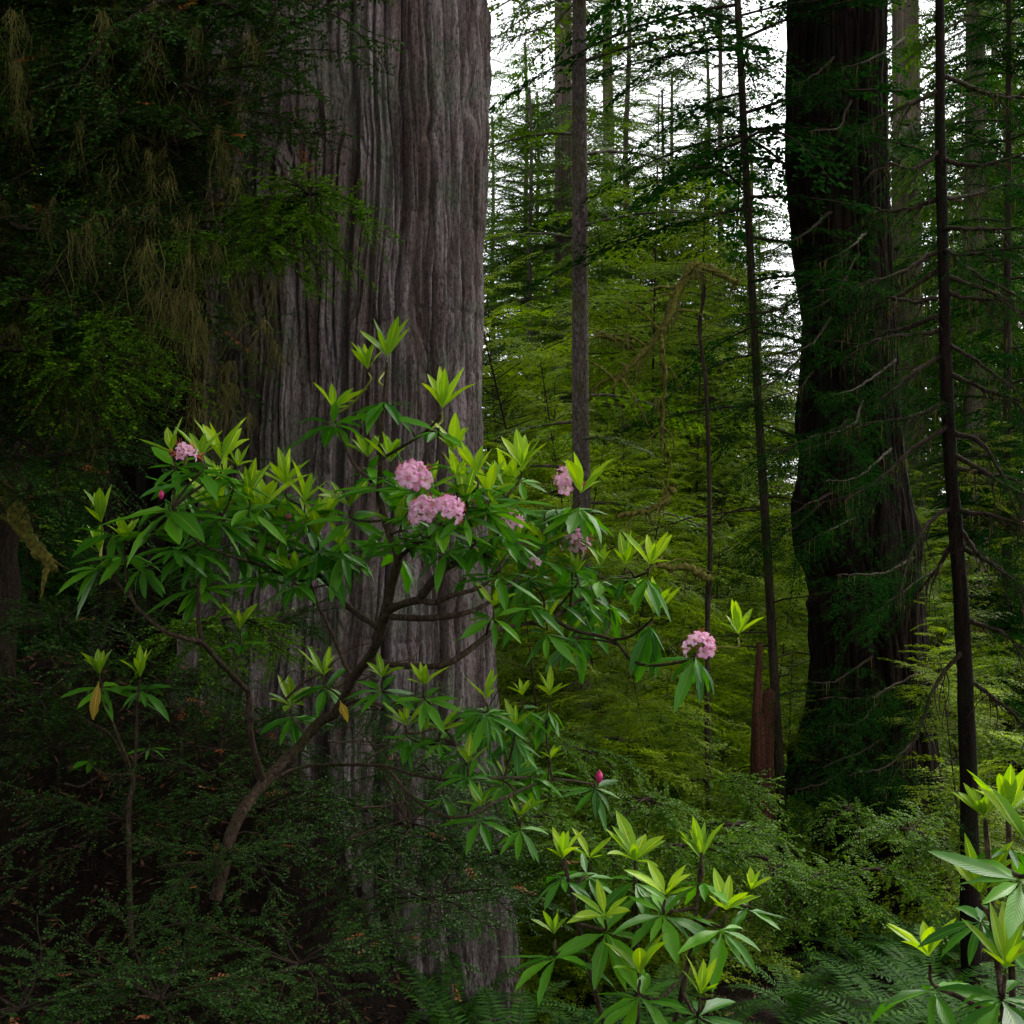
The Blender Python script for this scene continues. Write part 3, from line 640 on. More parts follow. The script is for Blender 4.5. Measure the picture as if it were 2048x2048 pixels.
for k, l in enumerate(limbs):
    dd = d + rg.uniform(-0.9, 0.5)
    pts = [(p[0], p[1], d + (dd - d) * i / (len(l) - 1)) for i, p in enumerate(l)]
    path = smooth_path(px_path(pts, d), 22); path = path + np.cumsum(rg.normal(0, 0.004, path.shape), 0)
    g = G(); tube(g, path, np.linspace(0.018, 0.006, 22), 6, 0.3, seed=k)
    tw = []; gl = G()
    for q in range(12):
        i = rg.integers(4, 22); dr = nrm(np.gradient(path, axis=0)[min(i, 21)] * 1.0); sidev = np.array([rg.normal(0, .6), rg.normal(0, .6), rg.normal(-.45, .4)])
        dv = nrm(dr + sidev); p = [path[i]]; Lk = rg.uniform(0.12, 0.42)
        for s in range(5): p.append(p[-1] + dv * Lk / 5); dv = nrm(dv + rg.normal(0, 0.18, 3) + [0, 0, -0.14])
        tube(g, p, np.linspace(0.005, 0.0016, 6), 4, cap=False); tw.append(np.array(p))
    o = g.obj('branch', M['thinbark'], slim)
    gm = G(); moss_strands(gm, rg, path, 16, 0.16, 0.004)
    for t_ in tw: moss_strands(gm, rg, t_, 3, 0.10, 0.003)
    gm.obj('moss_clumps', M['moss'], o, False)
    nb = 9; bi = rg.integers(8, 22, nb); base = path[bi]; dirx = np.gradient(path, axis=0)[bi]
    az = np.arctan2(dirx[:, 1], dirx[:, 0]) + rg.normal(0, 0.8, nb)
    V, ax = place_sprays(PROTO_R, rg, base, az, np.radians(rg.uniform(-35, 10, nb)), rg.uniform(0.25, 0.6, nb), rg.uniform(0.1, 0.5, nb))
    gf = G(); quads(gf, V); gf.obj('foliage', M['darkspray'], o, False)

# dark epicormic sprays growing from the burly black redwood
cl = [(1640,560),(1700,490),(1690,560),(1655,610),(1620,690),(1720,770),(1640,880),(1700,850),(1620,1010),(1660,1060),(1720,950),(1760,1150),(1800,1190),(1680,1360),(1725,1395),(1785,1370),(1700,1440),(1720,1510),(1650,1560),(1760,1530),(1600,480),(1560,620),(1570,900),(1590,1060),(1680,250),(1620,150),(1740,120),(1600,780),(1560,760)]
for k, (px, py) in enumerate(cl):
    dd = 11.9 + rg.uniform(-0.4, 0.2)
    a = P(px + rg.uniform(20, 90), py - rg.uniform(20, 60), 12.5); b = P(px, py, dd); c = P(px - rg.uniform(40, 90), py + rg.uniform(5, 45), dd - rg.uniform(0.1, 0.5))
    path = smooth_path([a, b, c], 18); path += np.cumsum(rg.normal(0, 0.006, path.shape), 0)
    g = G(); tube(g, path, np.linspace(0.014, 0.004, 18), 6, 0.2, seed=k); o = g.obj('branch', M['thinbark'], dark)
    nb = 12; bi = rg.integers(3, 18, nb); dirx = np.gradient(path, axis=0)[bi]
    az = np.arctan2(dirx[:, 1], dirx[:, 0]) + rg.normal(0, 0.9, nb)
    V, ax = place_sprays(PROTO_R, rg, path[bi], az, np.radians(rg.uniform(-40, 10, nb)), rg.uniform(0.3, 0.7, nb), rg.uniform(0.1, 0.5, nb))
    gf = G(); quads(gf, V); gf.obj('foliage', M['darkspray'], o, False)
    gm = G(); moss_strands(gm, rg, path, 14, 0.2, 0.004); gm.obj('moss_clumps', M['moss'], o, False)

# ------------------------------------------------------------------ rhododendrons
def leaves(g, base, d, n, L, W, bend, fold, rg, rows=9, damage=0.05, shape=1.0):
    """batch of leaves: base, direction d, upper-side normal n (arrays), length, width, bend, fold"""
    N = len(base); d = nrm(d); s = nrm(np.cross(d, n)); n = np.cross(s, d)
    v = np.linspace(0, 1, rows); u = np.array([-1, -0.5, 0, 0.5, 1.0])
    prof = np.clip(np.sin(pi * np.clip((v - 0.10) / 0.90, 0, 1) ** (0.82 * shape)), 0, 1) ** 0.85
    prof = np.maximum(prof, np.where(v < 0.15, 0.055, 0.0))
    b = np.where(abs(bend) < 1e-3, 1e-3, bend)[:, None]
    bv = b * v[None, :]
    p = base[:, None, :] + L[:, None, None] * (d[:, None, :] * (np.sin(bv) / b)[..., None] - n[:, None, :] * ((1 - np.cos(bv)) / b)[..., None])
    nn = n[:, None, :] * np.cos(bv)[..., None] + d[:, None, :] * np.sin(bv)[..., None]
    wv = W[:, None] * prof[None, :]
    jl = 1 + rg.normal(0, damage, (N, rows, 2))
    us = u[None, None, :] * np.where(u[None, None, :] < 0, jl[..., :1], jl[..., 1:])
    tw = rg.normal(0, 0.25, N)[:, None] * v[None, :]               # twist along the leaf
    off = us * wv[..., None]
    sx = np.cos(tw)[..., None, None] * s[:, None, None, :] + np.sin(tw)[..., None, None] * nn[:, :, None, :]
    wav = 0.06 * np.sin(v[None, :, None] * 17 + rg.uniform(0, 6, (N, 1, 1))) * np.abs(u)[None, None, :] * wv[..., None]
    V = p[:, :, None, :] + off[..., None] * sx + (fold[:, None, None] * np.abs(off) + wav)[..., None] * nn[:, :, None, :]
    UV = np.stack(np.broadcast_arrays((u[None, None, :] * 0.5 + 0.5), v[None, :, None] + np.zeros((N, 1, 1))), -1)
    C = 5; i = (np.arange(rows - 1)[:, None] * C + np.arange(C - 1)[None, :]); q = np.stack([i, i + 1, i + C + 1, i + C], -1).reshape(-1, 4)
    Fq = (q[None] + (np.arange(N) * rows * C)[:, None, None]).reshape(-1, 4)
    g.add(V, Fq, UV)

def frame(ax):
    ax = nrm(ax); a = nrm(np.cross(ax, [0.0, 1.0, 0.0]) if abs(ax[1]) < 0.9 else np.cross(ax, [1.0, 0, 0])); return ax, a, np.cross(ax, a)

def whorl(g, rg, c, axis, nl, L, droop, spread=1.0):
    ax, a, b = frame(axis)
    th = np.arange(nl) / nl * 2 * pi + rg.normal(0, 0.22, nl) + rg.uniform(0, 6)
    e = np.radians(droop + rg.normal(0, 13, nl))
    d = np.cos(e)[:, None] * (np.cos(th)[:, None] * a + np.sin(th)[:, None] * b) + np.sin(e)[:, None] * ax
    nn = -np.sin(e)[:, None] * (np.cos(th)[:, None] * a + np.sin(th)[:, None] * b) + np.cos(e)[:, None] * ax
    Ls = L * rg.uniform(0.55, 1.12, nl)
    leaves(g, c + d * 0.004 - ax * rg.uniform(0, 0.25, nl)[:, None] * L * 0.25, d, nn, Ls, Ls * rg.uniform(0.09, 0.135, nl), rg.uniform(-0.05, 0.6, nl), rg.uniform(0.1, 0.5, nl), rg, damage=0.085)

def newleaves(g, rg, c, axis, nl, L):
    ax, a, b = frame(axis)
    th = np.arange(nl) / nl * 2 * pi + rg.normal(0, 0.3, nl) + rg.uniform(0, 6)
    op = rg.uniform(-12, 10); e = np.radians(rg.uniform(32, 72, nl) + op)
    L = L * rg.uniform(0.8, 1.15)
    d = np.cos(e)[:, None] * (np.cos(th)[:, None] * a + np.sin(th)[:, None] * b) + np.sin(e)[:, None] * ax
    nn = -np.sin(e)[:, None] * (np.cos(th)[:, None] * a + np.sin(th)[:, None] * b) + np.cos(e)[:, None] * ax
    Ls = L * rg.uniform(0.65, 1.1, nl)
    leaves(g, np.repeat(c[None], nl, 0), d, nn, Ls, Ls * rg.uniform(0.10, 0.145, nl), rg.uniform(-0.15, 0.45, nl), rg.uniform(0.2, 0.55, nl), rg, damage=0.02, shape=1.05)

# corolla mesh: five ruffled lobes on a short funnel, opening along +z, unit radius
def corolla(seed):
    rg = np.random.default_rng(seed); nth, nr = 50, 8
    th = np.arange(nth) / nth * 2 * pi; t = np.linspace(0, 1, nr)
    lobe = 0.56 + 0.44 * np.abs(np.cos(2.5 * th)) ** 0.6
    rr = (0.13 + 0.87 * t[:, None] ** 1.5) * (1 + (lobe[None, :] - 1) * t[:, None] ** 1.5)
    hz = 0.95 * t[:, None] ** 0.75 - 0.35 * t[:, None] ** 3 + 0.09 * np.sin(10 * th + rg.uniform(0, 6))[None, :] * t[:, None] ** 3 + 0.06 * np.sin(5 * th)[None, :] * t[:, None] ** 2
    V = np.stack([rr * np.cos(th)[None, :], rr * np.sin(th)[None, :], hz + 0 * rr], -1)
    UV = np.stack(np.broadcast_arrays(th[None, :] / 6.283, t[:, None]), -1)
    i = np.arange(nr - 1)[:, None] * nth + np.arange(nth)[None, :]; j = np.arange(nr - 1)[:, None] * nth + (np.arange(nth)[None, :] + 1) % nth
    g = G(); g.add(V, np.stack([i, j, j + nth, i + nth], -1).reshape(-1, 4), UV)
    return g
COR = [corolla(s).mesh('blossom', M['petal']) for s in range(4)]
gs = G()
for k in range(7):
    a = k * 0.9; tube(gs, smooth_path([(0, 0, 0.1), (0.12 * cos(a), 0.12 * sin(a), 0.6), (0.35 * cos(a), 0.35 * sin(a), 1.15)], 6), 0.016, 4)
STAM = gs.mesh('stamen', M['stamen'])

def truss(parent, c, axis, n, width, seed, spent=False):
    """flower head: dome of blossoms, each a sub-part"""
    rg = np.random.default_rng(seed); ax, a, b = frame(axis)
    g = G(); tube(g, [c - ax * 0.03, c + ax * width * 0.22], [0.006, 0.009], 7)
    r = width * 0.5
    pts = []
    for k in range(n):
        f = (k + 0.5) / n; el = math.acos(1 - f * 1.0) ; az = k * 2.4 + rg.normal(0, 0.25)
        dv = cos(el) * ax * 0.85 + sin(el) * (cos(az) * a + sin(az) * b)
        pts.append((nrm(dv + rg.normal(0, 0.16, 3)) * rg.uniform(0.7, 1.4)))
    for dv in pts: tube(g, [c + ax * width * 0.1, c + ax * width * 0.1 + dv * r * 0.38], [0.0022, 0.0022], 4, cap=False)
    o = g.obj('flower_head', M['greenstem'], parent)
    for k, dv in enumerate(pts):
        q = Vector(dv).to_track_quat('Z', 'Y'); pos = c + ax * width * 0.1 + dv * r * 0.55
        s = min(0.037, r * 0.6) * rg.uniform(0.85, 1.15)
        for me, nm, sc in ((COR[k % 4], 'blossom', s), (STAM, 'stamen', s)):
            x = link(nm, me, o); x.location = pos; x.rotation_mode = 'QUATERNION'; x.rotation_quaternion = q; x.scale = (sc, sc, sc * 1.05)
            if spent and nm == 'stamen': x.scale = (sc * 2.0, sc * 2.0, sc * 1.5)
    return o

def bud(parent, c, axis, h):
    ax, a, b = frame(axis); t = np.linspace(0, 1, 9); g = G()
    tube(g, c + ax * (t * h)[:, None], h * 0.27 * np.sin(pi * np.clip(t * 0.86 + 0.1, 0, 1)) ** 0.8, 9, 0.3, seed=3); return g.obj('flower_bud', M['bud'], parent)

def rhododendron(label, branches, rosettes, group=None, seed=1, dfun=None, filler=()):
    """branches: (polyline of (px,py), r0, r1); rosettes: (px,py, mature radius px, droop deg, n mature, new length px, n new, lean)"""
    rg = np.random.default_rng(seed)
    t = thing('rhododendron_bush', label, 'shrub', group)
    paths = []
    for k, (pl, r0, r1) in enumerate(branches):
        pts = np.array([P(p[0], p[1], dfun(p[0], p[1]) if len(p) < 3 else p[2]) for p in pl])
        sp = smooth_path(pts, 10 * len(pl)); sp = sp + np.cumsum(rg.normal(0, 0.0015, sp.shape), 0) * np.linspace(0, 1, len(sp))[:, None] * np.linspace(1, 0, len(sp))[:, None]
        g = G(); tube(g, sp, np.linspace(r0, r1, len(sp)), 9, 0.18, seed=seed + k); g.obj('stem' if k == 0 else 'branch', M['stem'], t); paths.append(sp)
    allp = np.concatenate(paths) if paths else None
    fill = G()
    for (px, py, rm, dd_) in filler:
        d = dfun(px, py) + dd_; c = P(px, py, d); ax = nrm(np.array([rg.normal(0, 0.2), rg.normal(-0.1, 0.25), 1]))
        whorl(fill, rg, c, ax, int(rg.integers(6, 10)), rm * d / F, -rg.uniform(10, 40))
        q = allp[np.argmin(np.linalg.norm(allp - c, axis=1))]; fw = G(); tube(fill, smooth_path([q, (q + c) / 2 - [0, 0, 0.03], c], 8), 0.004, 5)
    if fill.n:
        fo = fill.obj('inner_foliage', M['rleaf'], t); fo['kind'] = 'stuff'
    for k, ro in enumerate(rosettes):
        px, py, rm, droop, nm, ln, nn_, lean = ro[:8]
        d = (ro[8] if len(ro) > 8 else dfun(px, py) + rg.uniform(-0.25, 0.25))
        c = P(px, py, d); ax = nrm(np.array([sin(R(lean)), rg.normal(-0.15, 0.22), cos(R(lean))]))
        # twig back to the nearest limb, preferring lower points
        if allp is not None:
            dd = allp - c; cost = np.linalg.norm(dd, axis=1) + 3 * np.clip(dd[:, 2] + (0.09 if nm == 0 else 0.04), 0, None)
            q = allp[np.argmin(cost)]
        else: q = c - np.array([rg.normal(0, 0.05), 0.05, 0.8])
        mid = (c + q) / 2 + np.array([0, 0, -0.08 * np.linalg.norm((c - q)[:2])]) + rg.normal(0, 0.06, 3) * np.linalg.norm(c - q)
        tw = smooth_path([q, mid, c - ax * min(0.035, 0.3 * float(np.linalg.norm(c - q))), c], 14)
        L = rm * 1.12 * d / F
        g = G(); tube(g, tw, np.linspace(0.0055, 0.0032, 14), 6, 0.15, seed=k)
        root = None
        if nm:
            gl = G(); whorl(gl, rg, c - ax * (0.04 if nn_ else 0.012), ax, nm + 2, L, droop * (0.45 if droop > -36 else 0.9)); root = gl.obj('leaf_whorl', M['rleaf'], t)
            tg = g.obj('twig', M['stem'], root)
        else: root = g.obj('twig', M['greenstem'], t)
        if nn_:
            gn = G(); newleaves(gn, rg, c + ax * 0.015, ax, nn_ + 1, ln * 1.4 * d / F); gn.obj('young_leaf_tuft', M['rnew'], root)
    return t

def dmain(px, py):
    return 5.6 + 0.7 * math.sin(px * 0.011 + 1.0) * 0.6 + 0.5 * (py - 1100) / 500 * 0.6

BR = [([(430, 1800), (470, 1650), (528, 1566), (565, 1526), (592, 1500), (639, 1444), (671, 1425), (708, 1356), (732, 1325), (758, 1277), (764, 1253), (782, 1219), (817, 1205), (838, 1200)], 0.026, 0.015),
      ([(764, 1253), (780, 1180), (796, 1117), (780, 1069), (758, 995), (761, 921), (762, 878), (766, 812), (774, 724)], 0.022, 0.005),
      ([(838, 1200), (868, 1160), (900, 1131), (950, 1115), (1006, 1102), (1072, 1076), (1107, 1049), (1128, 1036), (1160, 998)], 0.017, 0.006),
      ([(838, 1200), (870, 1205), (905, 1190), (945, 1180), (976, 1163), (1010, 1120), (1040, 1092)], 0.012, 0.004),
      ([(785, 1234), (857, 1237), (910, 1232), (947, 1221), (985, 1200), (1030, 1160), (1085, 1094)], 0.014, 0.004),
      ([(756, 1325), (817, 1332), (883, 1330), (931, 1306), (986, 1264), (1040, 1250), (1104, 1237), (1162, 1200), (1218, 1184), (1260, 1160), (1295, 1145)], 0.014, 0.005),
      ([(1104, 1237), (1152, 1261), (1226, 1280), (1262, 1317), (1302, 1330), (1368, 1322), (1392, 1306)], 0.009, 0.005),
      ([(1226, 1280), (1262, 1272), (1292, 1248), (1305, 1236)], 0.007, 0.004),
      ([(743, 963), (708, 929), (682, 873), (668, 829)], 0.008, 0.004),
      ([(766, 916), (803, 894), (851, 865), (882, 830)], 0.007, 0.004),
      ([(758, 1256), (711, 1224), (684, 1200), (640, 1150), (565, 1109), (512, 1080), (470, 1062), (440, 1040)], 0.015, 0.006),
      ([(640, 1150), (600, 1160), (540, 1135), (500, 1125), (440, 1105), (392, 1081), (345, 1015)], 0.009, 0.004),
      ([(528, 1566), (512, 1518), (501, 1465), (498, 1391), (485, 1372), (437, 1322), (405, 1287), (384, 1280), (331, 1264), (291, 1232), (265, 1200), (252, 1150), (249, 1090)], 0.016, 0.004),
      ([(405, 1287), (398, 1250), (397, 1200), (398, 1155)], 0.010, 0.005),
      ([(265, 1200), (235, 1165), (200, 1118)], 0.006, 0.004),
      ([(708, 1356), (690, 1330), (660, 1260), (634, 1205), (620, 1150), (636, 1085)], 0.010, 0.005),
      ([(796, 1117), (830, 1090), (870, 1070), (900, 1040), (940, 1020), (978, 1003)], 0.010, 0.005),
      ([(780, 1069), (800, 1062)], 0.006, 0.004),
      ([(671, 1425), (720, 1400), (790, 1420), (860, 1440), (900, 1470), (936, 1534)], 0.009, 0.004),
      ([(528, 1566), (600, 1535), (690, 1530), (772, 1533), (830, 1550), (905, 1560), (1007, 1555), (1053, 1556)], 0.008, 0.005),
      ([(772, 1533), (820, 1590), (880, 1630), (940, 1632), (1000, 1600), (1100, 1560), (1188, 1568)], 0.008, 0.004)]
# (px,py, whorl radius, droop, n, new length, n new, lean)
RO = [(774,722,0,0,0,62,6,5),(737,746,0,0,0,55,6,-8),(768,795,92,-28,9,0,0,0),(667,825,108,-8,7,68,6,0),(884,825,0,0,0,66,6,5),(878,856,80,-30,6,0,0,10),(907,910,78,-25,6,64,7,0),(780,932,70,-10,5,60,8,5),(737,922,70,-15,5,58,7,-10),
      (758,970,98,-12,10,0,0,0),(830,976,98,-14,9,0,0,8),(883,1042,110,-18,10,0,0,5),(798,1063,85,-15,7,56,6,-5),(636,1082,108,-30,12,76,9,0),(573,980,85,-12,8,62,7,-5),(528,1024,90,-12,8,72,8,-5),(915,976,90,-12,8,56,6,0),
      (976,1000,105,-14,11,72,10,0),(1008,986,85,-12,6,60,7,10),(403,920,85,-12,7,62,6,-5),(443,928,80,-15,6,64,7,8),(474,940,80,-20,7,46,6,10),(345,912,98,-8,8,52,4,-10),(438,1034,110,-20,12,86,9,0),(337,1012,120,-14,13,0,0,-12),
      (204,1052,0,0,0,52,4,0),(249,1088,85,-20,7,56,6,5),(198,1112,95,-18,12,56,7,-3),(398,1154,98,-14,10,46,5,0),(480,1266,58,-15,6,56,6,0),(498,1000,85,-14,7,66,6,5),(1042,942,70,-8,5,68,7,5),(1160,994,98,-38,11,68,6,10),(1250,1136,60,-20,4,58,5,3),
      (1298,1136,92,-48,8,64,6,8),(1130,1112,90,-22,8,44,5,5),(1000,1046,90,-16,9,46,5,0),(1040,1095,80,-20,7,46,5,0),(1085,1097,80,-25,7,50,5,10),(1154,1152,80,-28,7,42,6,0),(987,1218,75,-22,8,48,5,0),(1306,1232,95,-60,9,60,7,12),
      (1150,1262,85,-52,8,40,4,0),(1093,1248,85,-40,8,42,4,0),(1392,1306,108,-42,9,0,0,15),(1476,1276,0,0,0,58,7,5,5.4),(648,1358,75,-22,10,58,6,0),(582,1418,80,-32,12,62,7,0),(764,1362,80,-16,7,46,5,3),(848,1378,84,-22,10,44,8,0),
      (973,1406,80,-32,10,62,6,0),(814,1458,76,-34,9,56,5,-5),(850,1468,50,-20,5,40,5,10),(880,1467,50,-20,5,42,4,5),(936,1534,66,-20,7,48,5,0),(957,1490,50,-22,5,38,4,5),(1007,1552,78,-35,8,30,3,0),(1098,1398,88,-40,9,48,6,5),
      (1045,1398,78,-38,8,42,5,0),(1053,1556,80,-32,8,48,7,-5),(1101,1524,66,-24,6,36,5,5),(1190,1570,84,-38,9,0,0,8),(610,1010,85,-12,7,54,6,0),(560,1060,90,-15,8,52,5,0),(700,1020,85,-12,8,56,6,0),(480,1080,90,-18,9,54,6,0),
      (590,1150,85,-22,8,46,5,0),(520,1130,85,-22,8,48,5,0),(680,1100,80,-20,7,50,6,0),(950,1070,90,-20,9,52,6,0),(1090,1030,95,-24,9,0,0,8),(930,1010,90,-16,8,50,5,0),(1060,1150,90,-30,9,0,0,5),(1200,1140,85,-30,8,40,4,5),
      (1000,1130,85,-26,8,44,5,0),(1220,1200,85,-45,8,0,0,5),(300,1060,95,-18,9,0,0,-8),(370,1080,90,-20,8,50,5,0),(860,985,80,-14,7,46,5,0),(1030,1460,72,-40,8,40,5,0),(960,1620,70,-25,8,42,5,0),(1040,1640,75,-30,8,46,5,0),(440,975,80,-10,6,60,6,0),(955,955,70,-10,5,58,6,0)]
frg = np.random.default_rng(9); FILL = []
while len(FILL) < 58:
    x, y = frg.uniform(200, 1180), frg.uniform(930, 1240)
    top = np.interp(x, [200, 340, 460, 560, 700, 780, 900, 1050, 1180], [1070, 940, 930, 990, 1000, 900, 930, 940, 1040])
    bot = np.interp(x, [200, 400, 600, 700, 800, 900, 1000, 1180], [1130, 1150, 1170, 1120, 1110, 1120, 1200, 1240])
    if top < y < bot: FILL.append((x, y, frg.uniform(75, 105), frg.uniform(-0.1, 0.5)))
for i in range(12): FILL.append((frg.uniform(880, 1100), frg.uniform(1400, 1620), frg.uniform(55, 80), frg.uniform(0, 0.4)))
rh = rhododendron('large pink flowering rhododendron spreading across the front of the great grey redwood', BR, RO, None, 3, dmain, FILL)
for (px, py, n, wpx, lean, sp_) in [(827, 964, 13, 66, 0, 0), (848, 1030, 10, 58, -25, 0), (894, 1024, 10, 58, 25, 0), (1398, 1300, 10, 58, 5, 0), (1134, 968, 7, 52, 0, 0), (1146, 1094, 10, 56, 10, 0), (1020, 1046, 6, 42, 5, 0), (371, 912, 6, 42, 10, 1), (1068, 1128, 4, 26, 0, 0)]:
    dd = dmain(px, py) - (0.34 if px in (827, 848, 894, 1398, 371) else 0.06)
    truss(rh, P(px, py, dd), nrm(np.array([sin(R(lean)), -0.45, cos(R(lean))])), n, wpx * dd / F, px, bool(sp_))
for (px, py, h) in [(576, 1042, 15), (1196, 1566, 27), (322, 998, 18), (946, 1010, 12)]:
    dd = dmain(px, py) - 0.1; bud(rh, P(px, py, dd), np.array([0.1, -0.2, 1]), h * dd / F)

lowl = rhododendron('small dim rhododendron with one yellowing leaf low at the left', [([(262, 1900), (258, 1640), (266, 1565), (262, 1540), (235, 1470), (210, 1400), (200, 1358)], 0.012, 0.004), ([(266, 1560), (274, 1480), (276, 1410), (281, 1360)], 0.008, 0.004), ([(266, 1560), (225, 1475), (170, 1440)], 0.005, 0.003)],
     [(200,1356,98,-24,8,52,8,0),(281,1360,72,-28,7,48,5,3),(185,1515,50,-20,5,0,0,0),(300,1490,50,-20,4,0,0,15)], None, 8, lambda x, y: 6.2)
g = G(); c = P(198, 1362, 6.1); leaves(g, c[None], np.array([[-0.12, -0.25, -0.95]]), np.array([[0, -0.95, 0.3]]), np.array([0.17]), np.array([0.022]), np.array([0.3]), np.array([0.3]), rng, damage=0.15); g.obj('yellow_leaf', M['yleaf'], lowl)
g = G(); c = P(680, 1400, 5.7); leaves(g, c[None], np.array([[0.35, -0.25, -0.85]]), np.array([[0, -0.9, 0.4]]), np.array([0.095]), np.array([0.016]), np.array([0.3]), np.array([0.3]), rng, damage=0.1); g.obj('yellow_leaf', M['yleaf'], rh)

fg = rhododendron('row of bright lime rhododendron tips rising from the bottom foreground', [([(1290, 2500, 3.9), (1275, 2100, 3.85), (1270, 1705, 3.8)], 0.012, 0.004), ([(1280, 2300, 3.85), (1180, 1950, 3.8), (1125, 1705, 3.8)], 0.009, 0.004), ([(1280, 2300, 3.85), (1370, 1950, 3.7), (1403, 1705, 3.7)], 0.009, 0.004)],
     [(1125,1728,80,-34,8,50,7,0,3.8),(1270,1732,95,-34,8,72,9,0,3.8),(1403,1730,90,-34,8,66,11,0,3.7),(1178,1726,70,-30,7,40,5,5,3.9),(1330,1800,110,-20,9,70,6,5,3.6),(1210,1840,110,-22,9,60,6,-5,3.7),(1450,1830,110,-22,8,70,6,8,3.6),(1110,1880,110,-22,9,56,5,-6,3.7),(1500,1790,70,-18,6,40,5,6,3.9),(1280,1960,115,-22,9,70,6,0,3.5),(1400,2000,115,-22,9,70,6,5,3.5)], None, 15, lambda x, y: 3.8)
fr = rhododendron('large out-of-focus lime rhododendron tip close at the lower right corner', [([(2040, 2600, 2.5), (2025, 2100, 2.45), (2016, 1640, 2.4)], 0.010, 0.004), ([(2030, 2200, 2.45), (1990, 1850, 2.4), (1971, 1640, 2.4)], 0.007, 0.004)],
     [(1971,1650,0,0,0,74,8,-12,2.4),(2018,1645,80,-30,5,96,9,6,2.4),(2060,1720,170,-15,8,130,8,8,2.2),(1960,1800,150,-22,8,90,6,-8,2.4),(2010,1950,160,-22,9,100,7,0,2.3),(1860,1930,140,-22,8,80,6,-8,2.6)], None, 21, lambda x, y: 2.4)

# ------------------------------------------------------------------ evergreen huckleberry
def huck_mesh(seed, stems=15, reach=0.9, up=0.35, leaf=0.027, hang=0.6):
    rg = np.random.default_rng(seed); wood = G(); lv = G(); red = G()
    B = []; D = []; S = []; RB = []; RD = []
    for s in range(stems):
        az = rg.uniform(0, 2 * pi); d = nrm(np.array([cos(az), sin(az), rg.uniform(-0.1, 0.9) * up * 2])); p = [np.zeros(3)]; L = reach * rg.uniform(0.6, 1.1)
        for q in range(10): p.append(p[-1] + d * L / 10); d = nrm(d + rg.normal(0, 0.12, 3) + [0, 0, -0.13 * hang])
        p = np.array(p); tube(wood, p, np.linspace(0.009, 0.003, 11), 5, 0.2, cap=False)
        for t in range(20):
            i = rg.integers(2, 11); td = nrm(np.gradient(p, axis=0)[min(i, 10)]) ; sd = np.cross(td, [0, 0, 1]) * rg.choice([-1, 1])
            v = nrm(td * 0.7 + sd * rg.uniform(0.4, 1) + np.array([0, 0, rg.normal(0.05, 0.22)])); q0 = p[i]; tl = rg.uniform(0.14, 0.34)
            m = int(tl / 0.0125); tp = [q0]
            for k in range(6): tp.append(tp[-1] + v * tl / 6); v = nrm(v + rg.normal(0, 0.12, 3) + [0, 0, -0.07 * hang])
            tp = np.array(tp); tube(wood, tp, np.linspace(0.0028, 0.001, 7), 3, cap=False)
            u = np.linspace(0.1, 1, m); xs = np.stack([np.interp(u * 6, np.arange(7), tp[:, c]) for c in range(3)], -1)
            tv = nrm(np.gradient(xs, axis=0)); sdv = nrm(np.cross(tv, [0, 0, 1.0])) * np.where(np.arange(m) % 2, 1, -1)[:, None]
            dd = nrm(tv * 0.55 + sdv + rg.normal(0, 0.22, (m, 3)))
            if rg.random() < 0.018:
                h = m // 2; B.append(xs[:h]); D.append(dd[:h]); RB.append(xs[h:]); RD.append(dd[h:])
            else: B.append(xs); D.append(dd)
    def put(g, B, D, sc):
        B = np.concatenate(B); D = np.concatenate(D); n = len(B); up_ = np.array([0, 0, 1.0]) + rg.normal(0, 0.35, (n, 3)); W = nrm(np.cross(D, up_)); N_ = np.cross(W, D)
        L = (sc * rg.uniform(0.7, 1.25, n))[:, None]
        V = np.stack([B, B + D*L*0.35 + W*L*0.24 + N_*L*0.05, B + D*L*0.7 + W*L*0.2 + N_*L*0.04, B + D*L - N_*L*0.06, B + D*L*0.7 - W*L*0.2 + N_*L*0.04, B + D*L*0.35 - W*L*0.24 + N_*L*0.05], 1)
        i = np.arange(n)[:, None] * 6
        g.add(V, np.concatenate([i + np.array([0, 1, 2, 3]), i + np.array([0, 3, 4, 5])]))
    put(lv, B, D, leaf)
    if RB: put(red, RB, RD, leaf * 1.1)
    return wood.mesh('stem', M['thinbark']), lv.mesh('foliage', M['hleaf'], False), (red.mesh('red_foliage', M['hred'], False) if RB else None)
HK = [huck_mesh(100 + k) for k in range(5)] 

def moss_mesh(seed, w_, ln, n):
    """one tuft: strands from a small knot, drifting and thinning downwards"""
    rg = np.random.default_rng(seed); g = G(); drift = rg.normal(0, 0.12, 2); n = 34
    for i in range(n):
        m = 7; s_ = np.linspace(0, 1, m); L = ln * (0.12 + 0.88 * rg.random() ** 2.2); o = rg.normal(0, w_ * 2.2, 2) * [1, 0.6]
        dx = np.cumsum(rg.normal(0, 0.20, (m, 2)), 0) * L * 0.35 + drift * (s_ ** 2)[:, None] * L
        sp_ = (0.25 + 0.75 * s_)[:, None] * o
        c = np.stack([sp_[:, 0] + dx[:, 0], sp_[:, 1] + dx[:, 1], -s_ * L + abs(o[0]) * 0.5 * rg.normal()], -1); a = rg.uniform(0, pi)
        wv = np.array([cos(a), sin(a), 0]) * 0.0022 * rg.uniform(0.4, 1.5); ww = (1 - 0.8 * s_)[:, None] * wv
        f = np.arange(m - 1); g.add(np.concatenate([c - ww, c + ww]), np.stack([f, f + 1, f + 1 + m, f + m], -1))
    return g.mesh('hanging_moss', M['moss'], False)
MOSS = [moss_mesh(200 + k, 0.02 + 0.012 * (k % 3), 0.22 + 0.10 * (k % 4), 46) for k in range(8)]

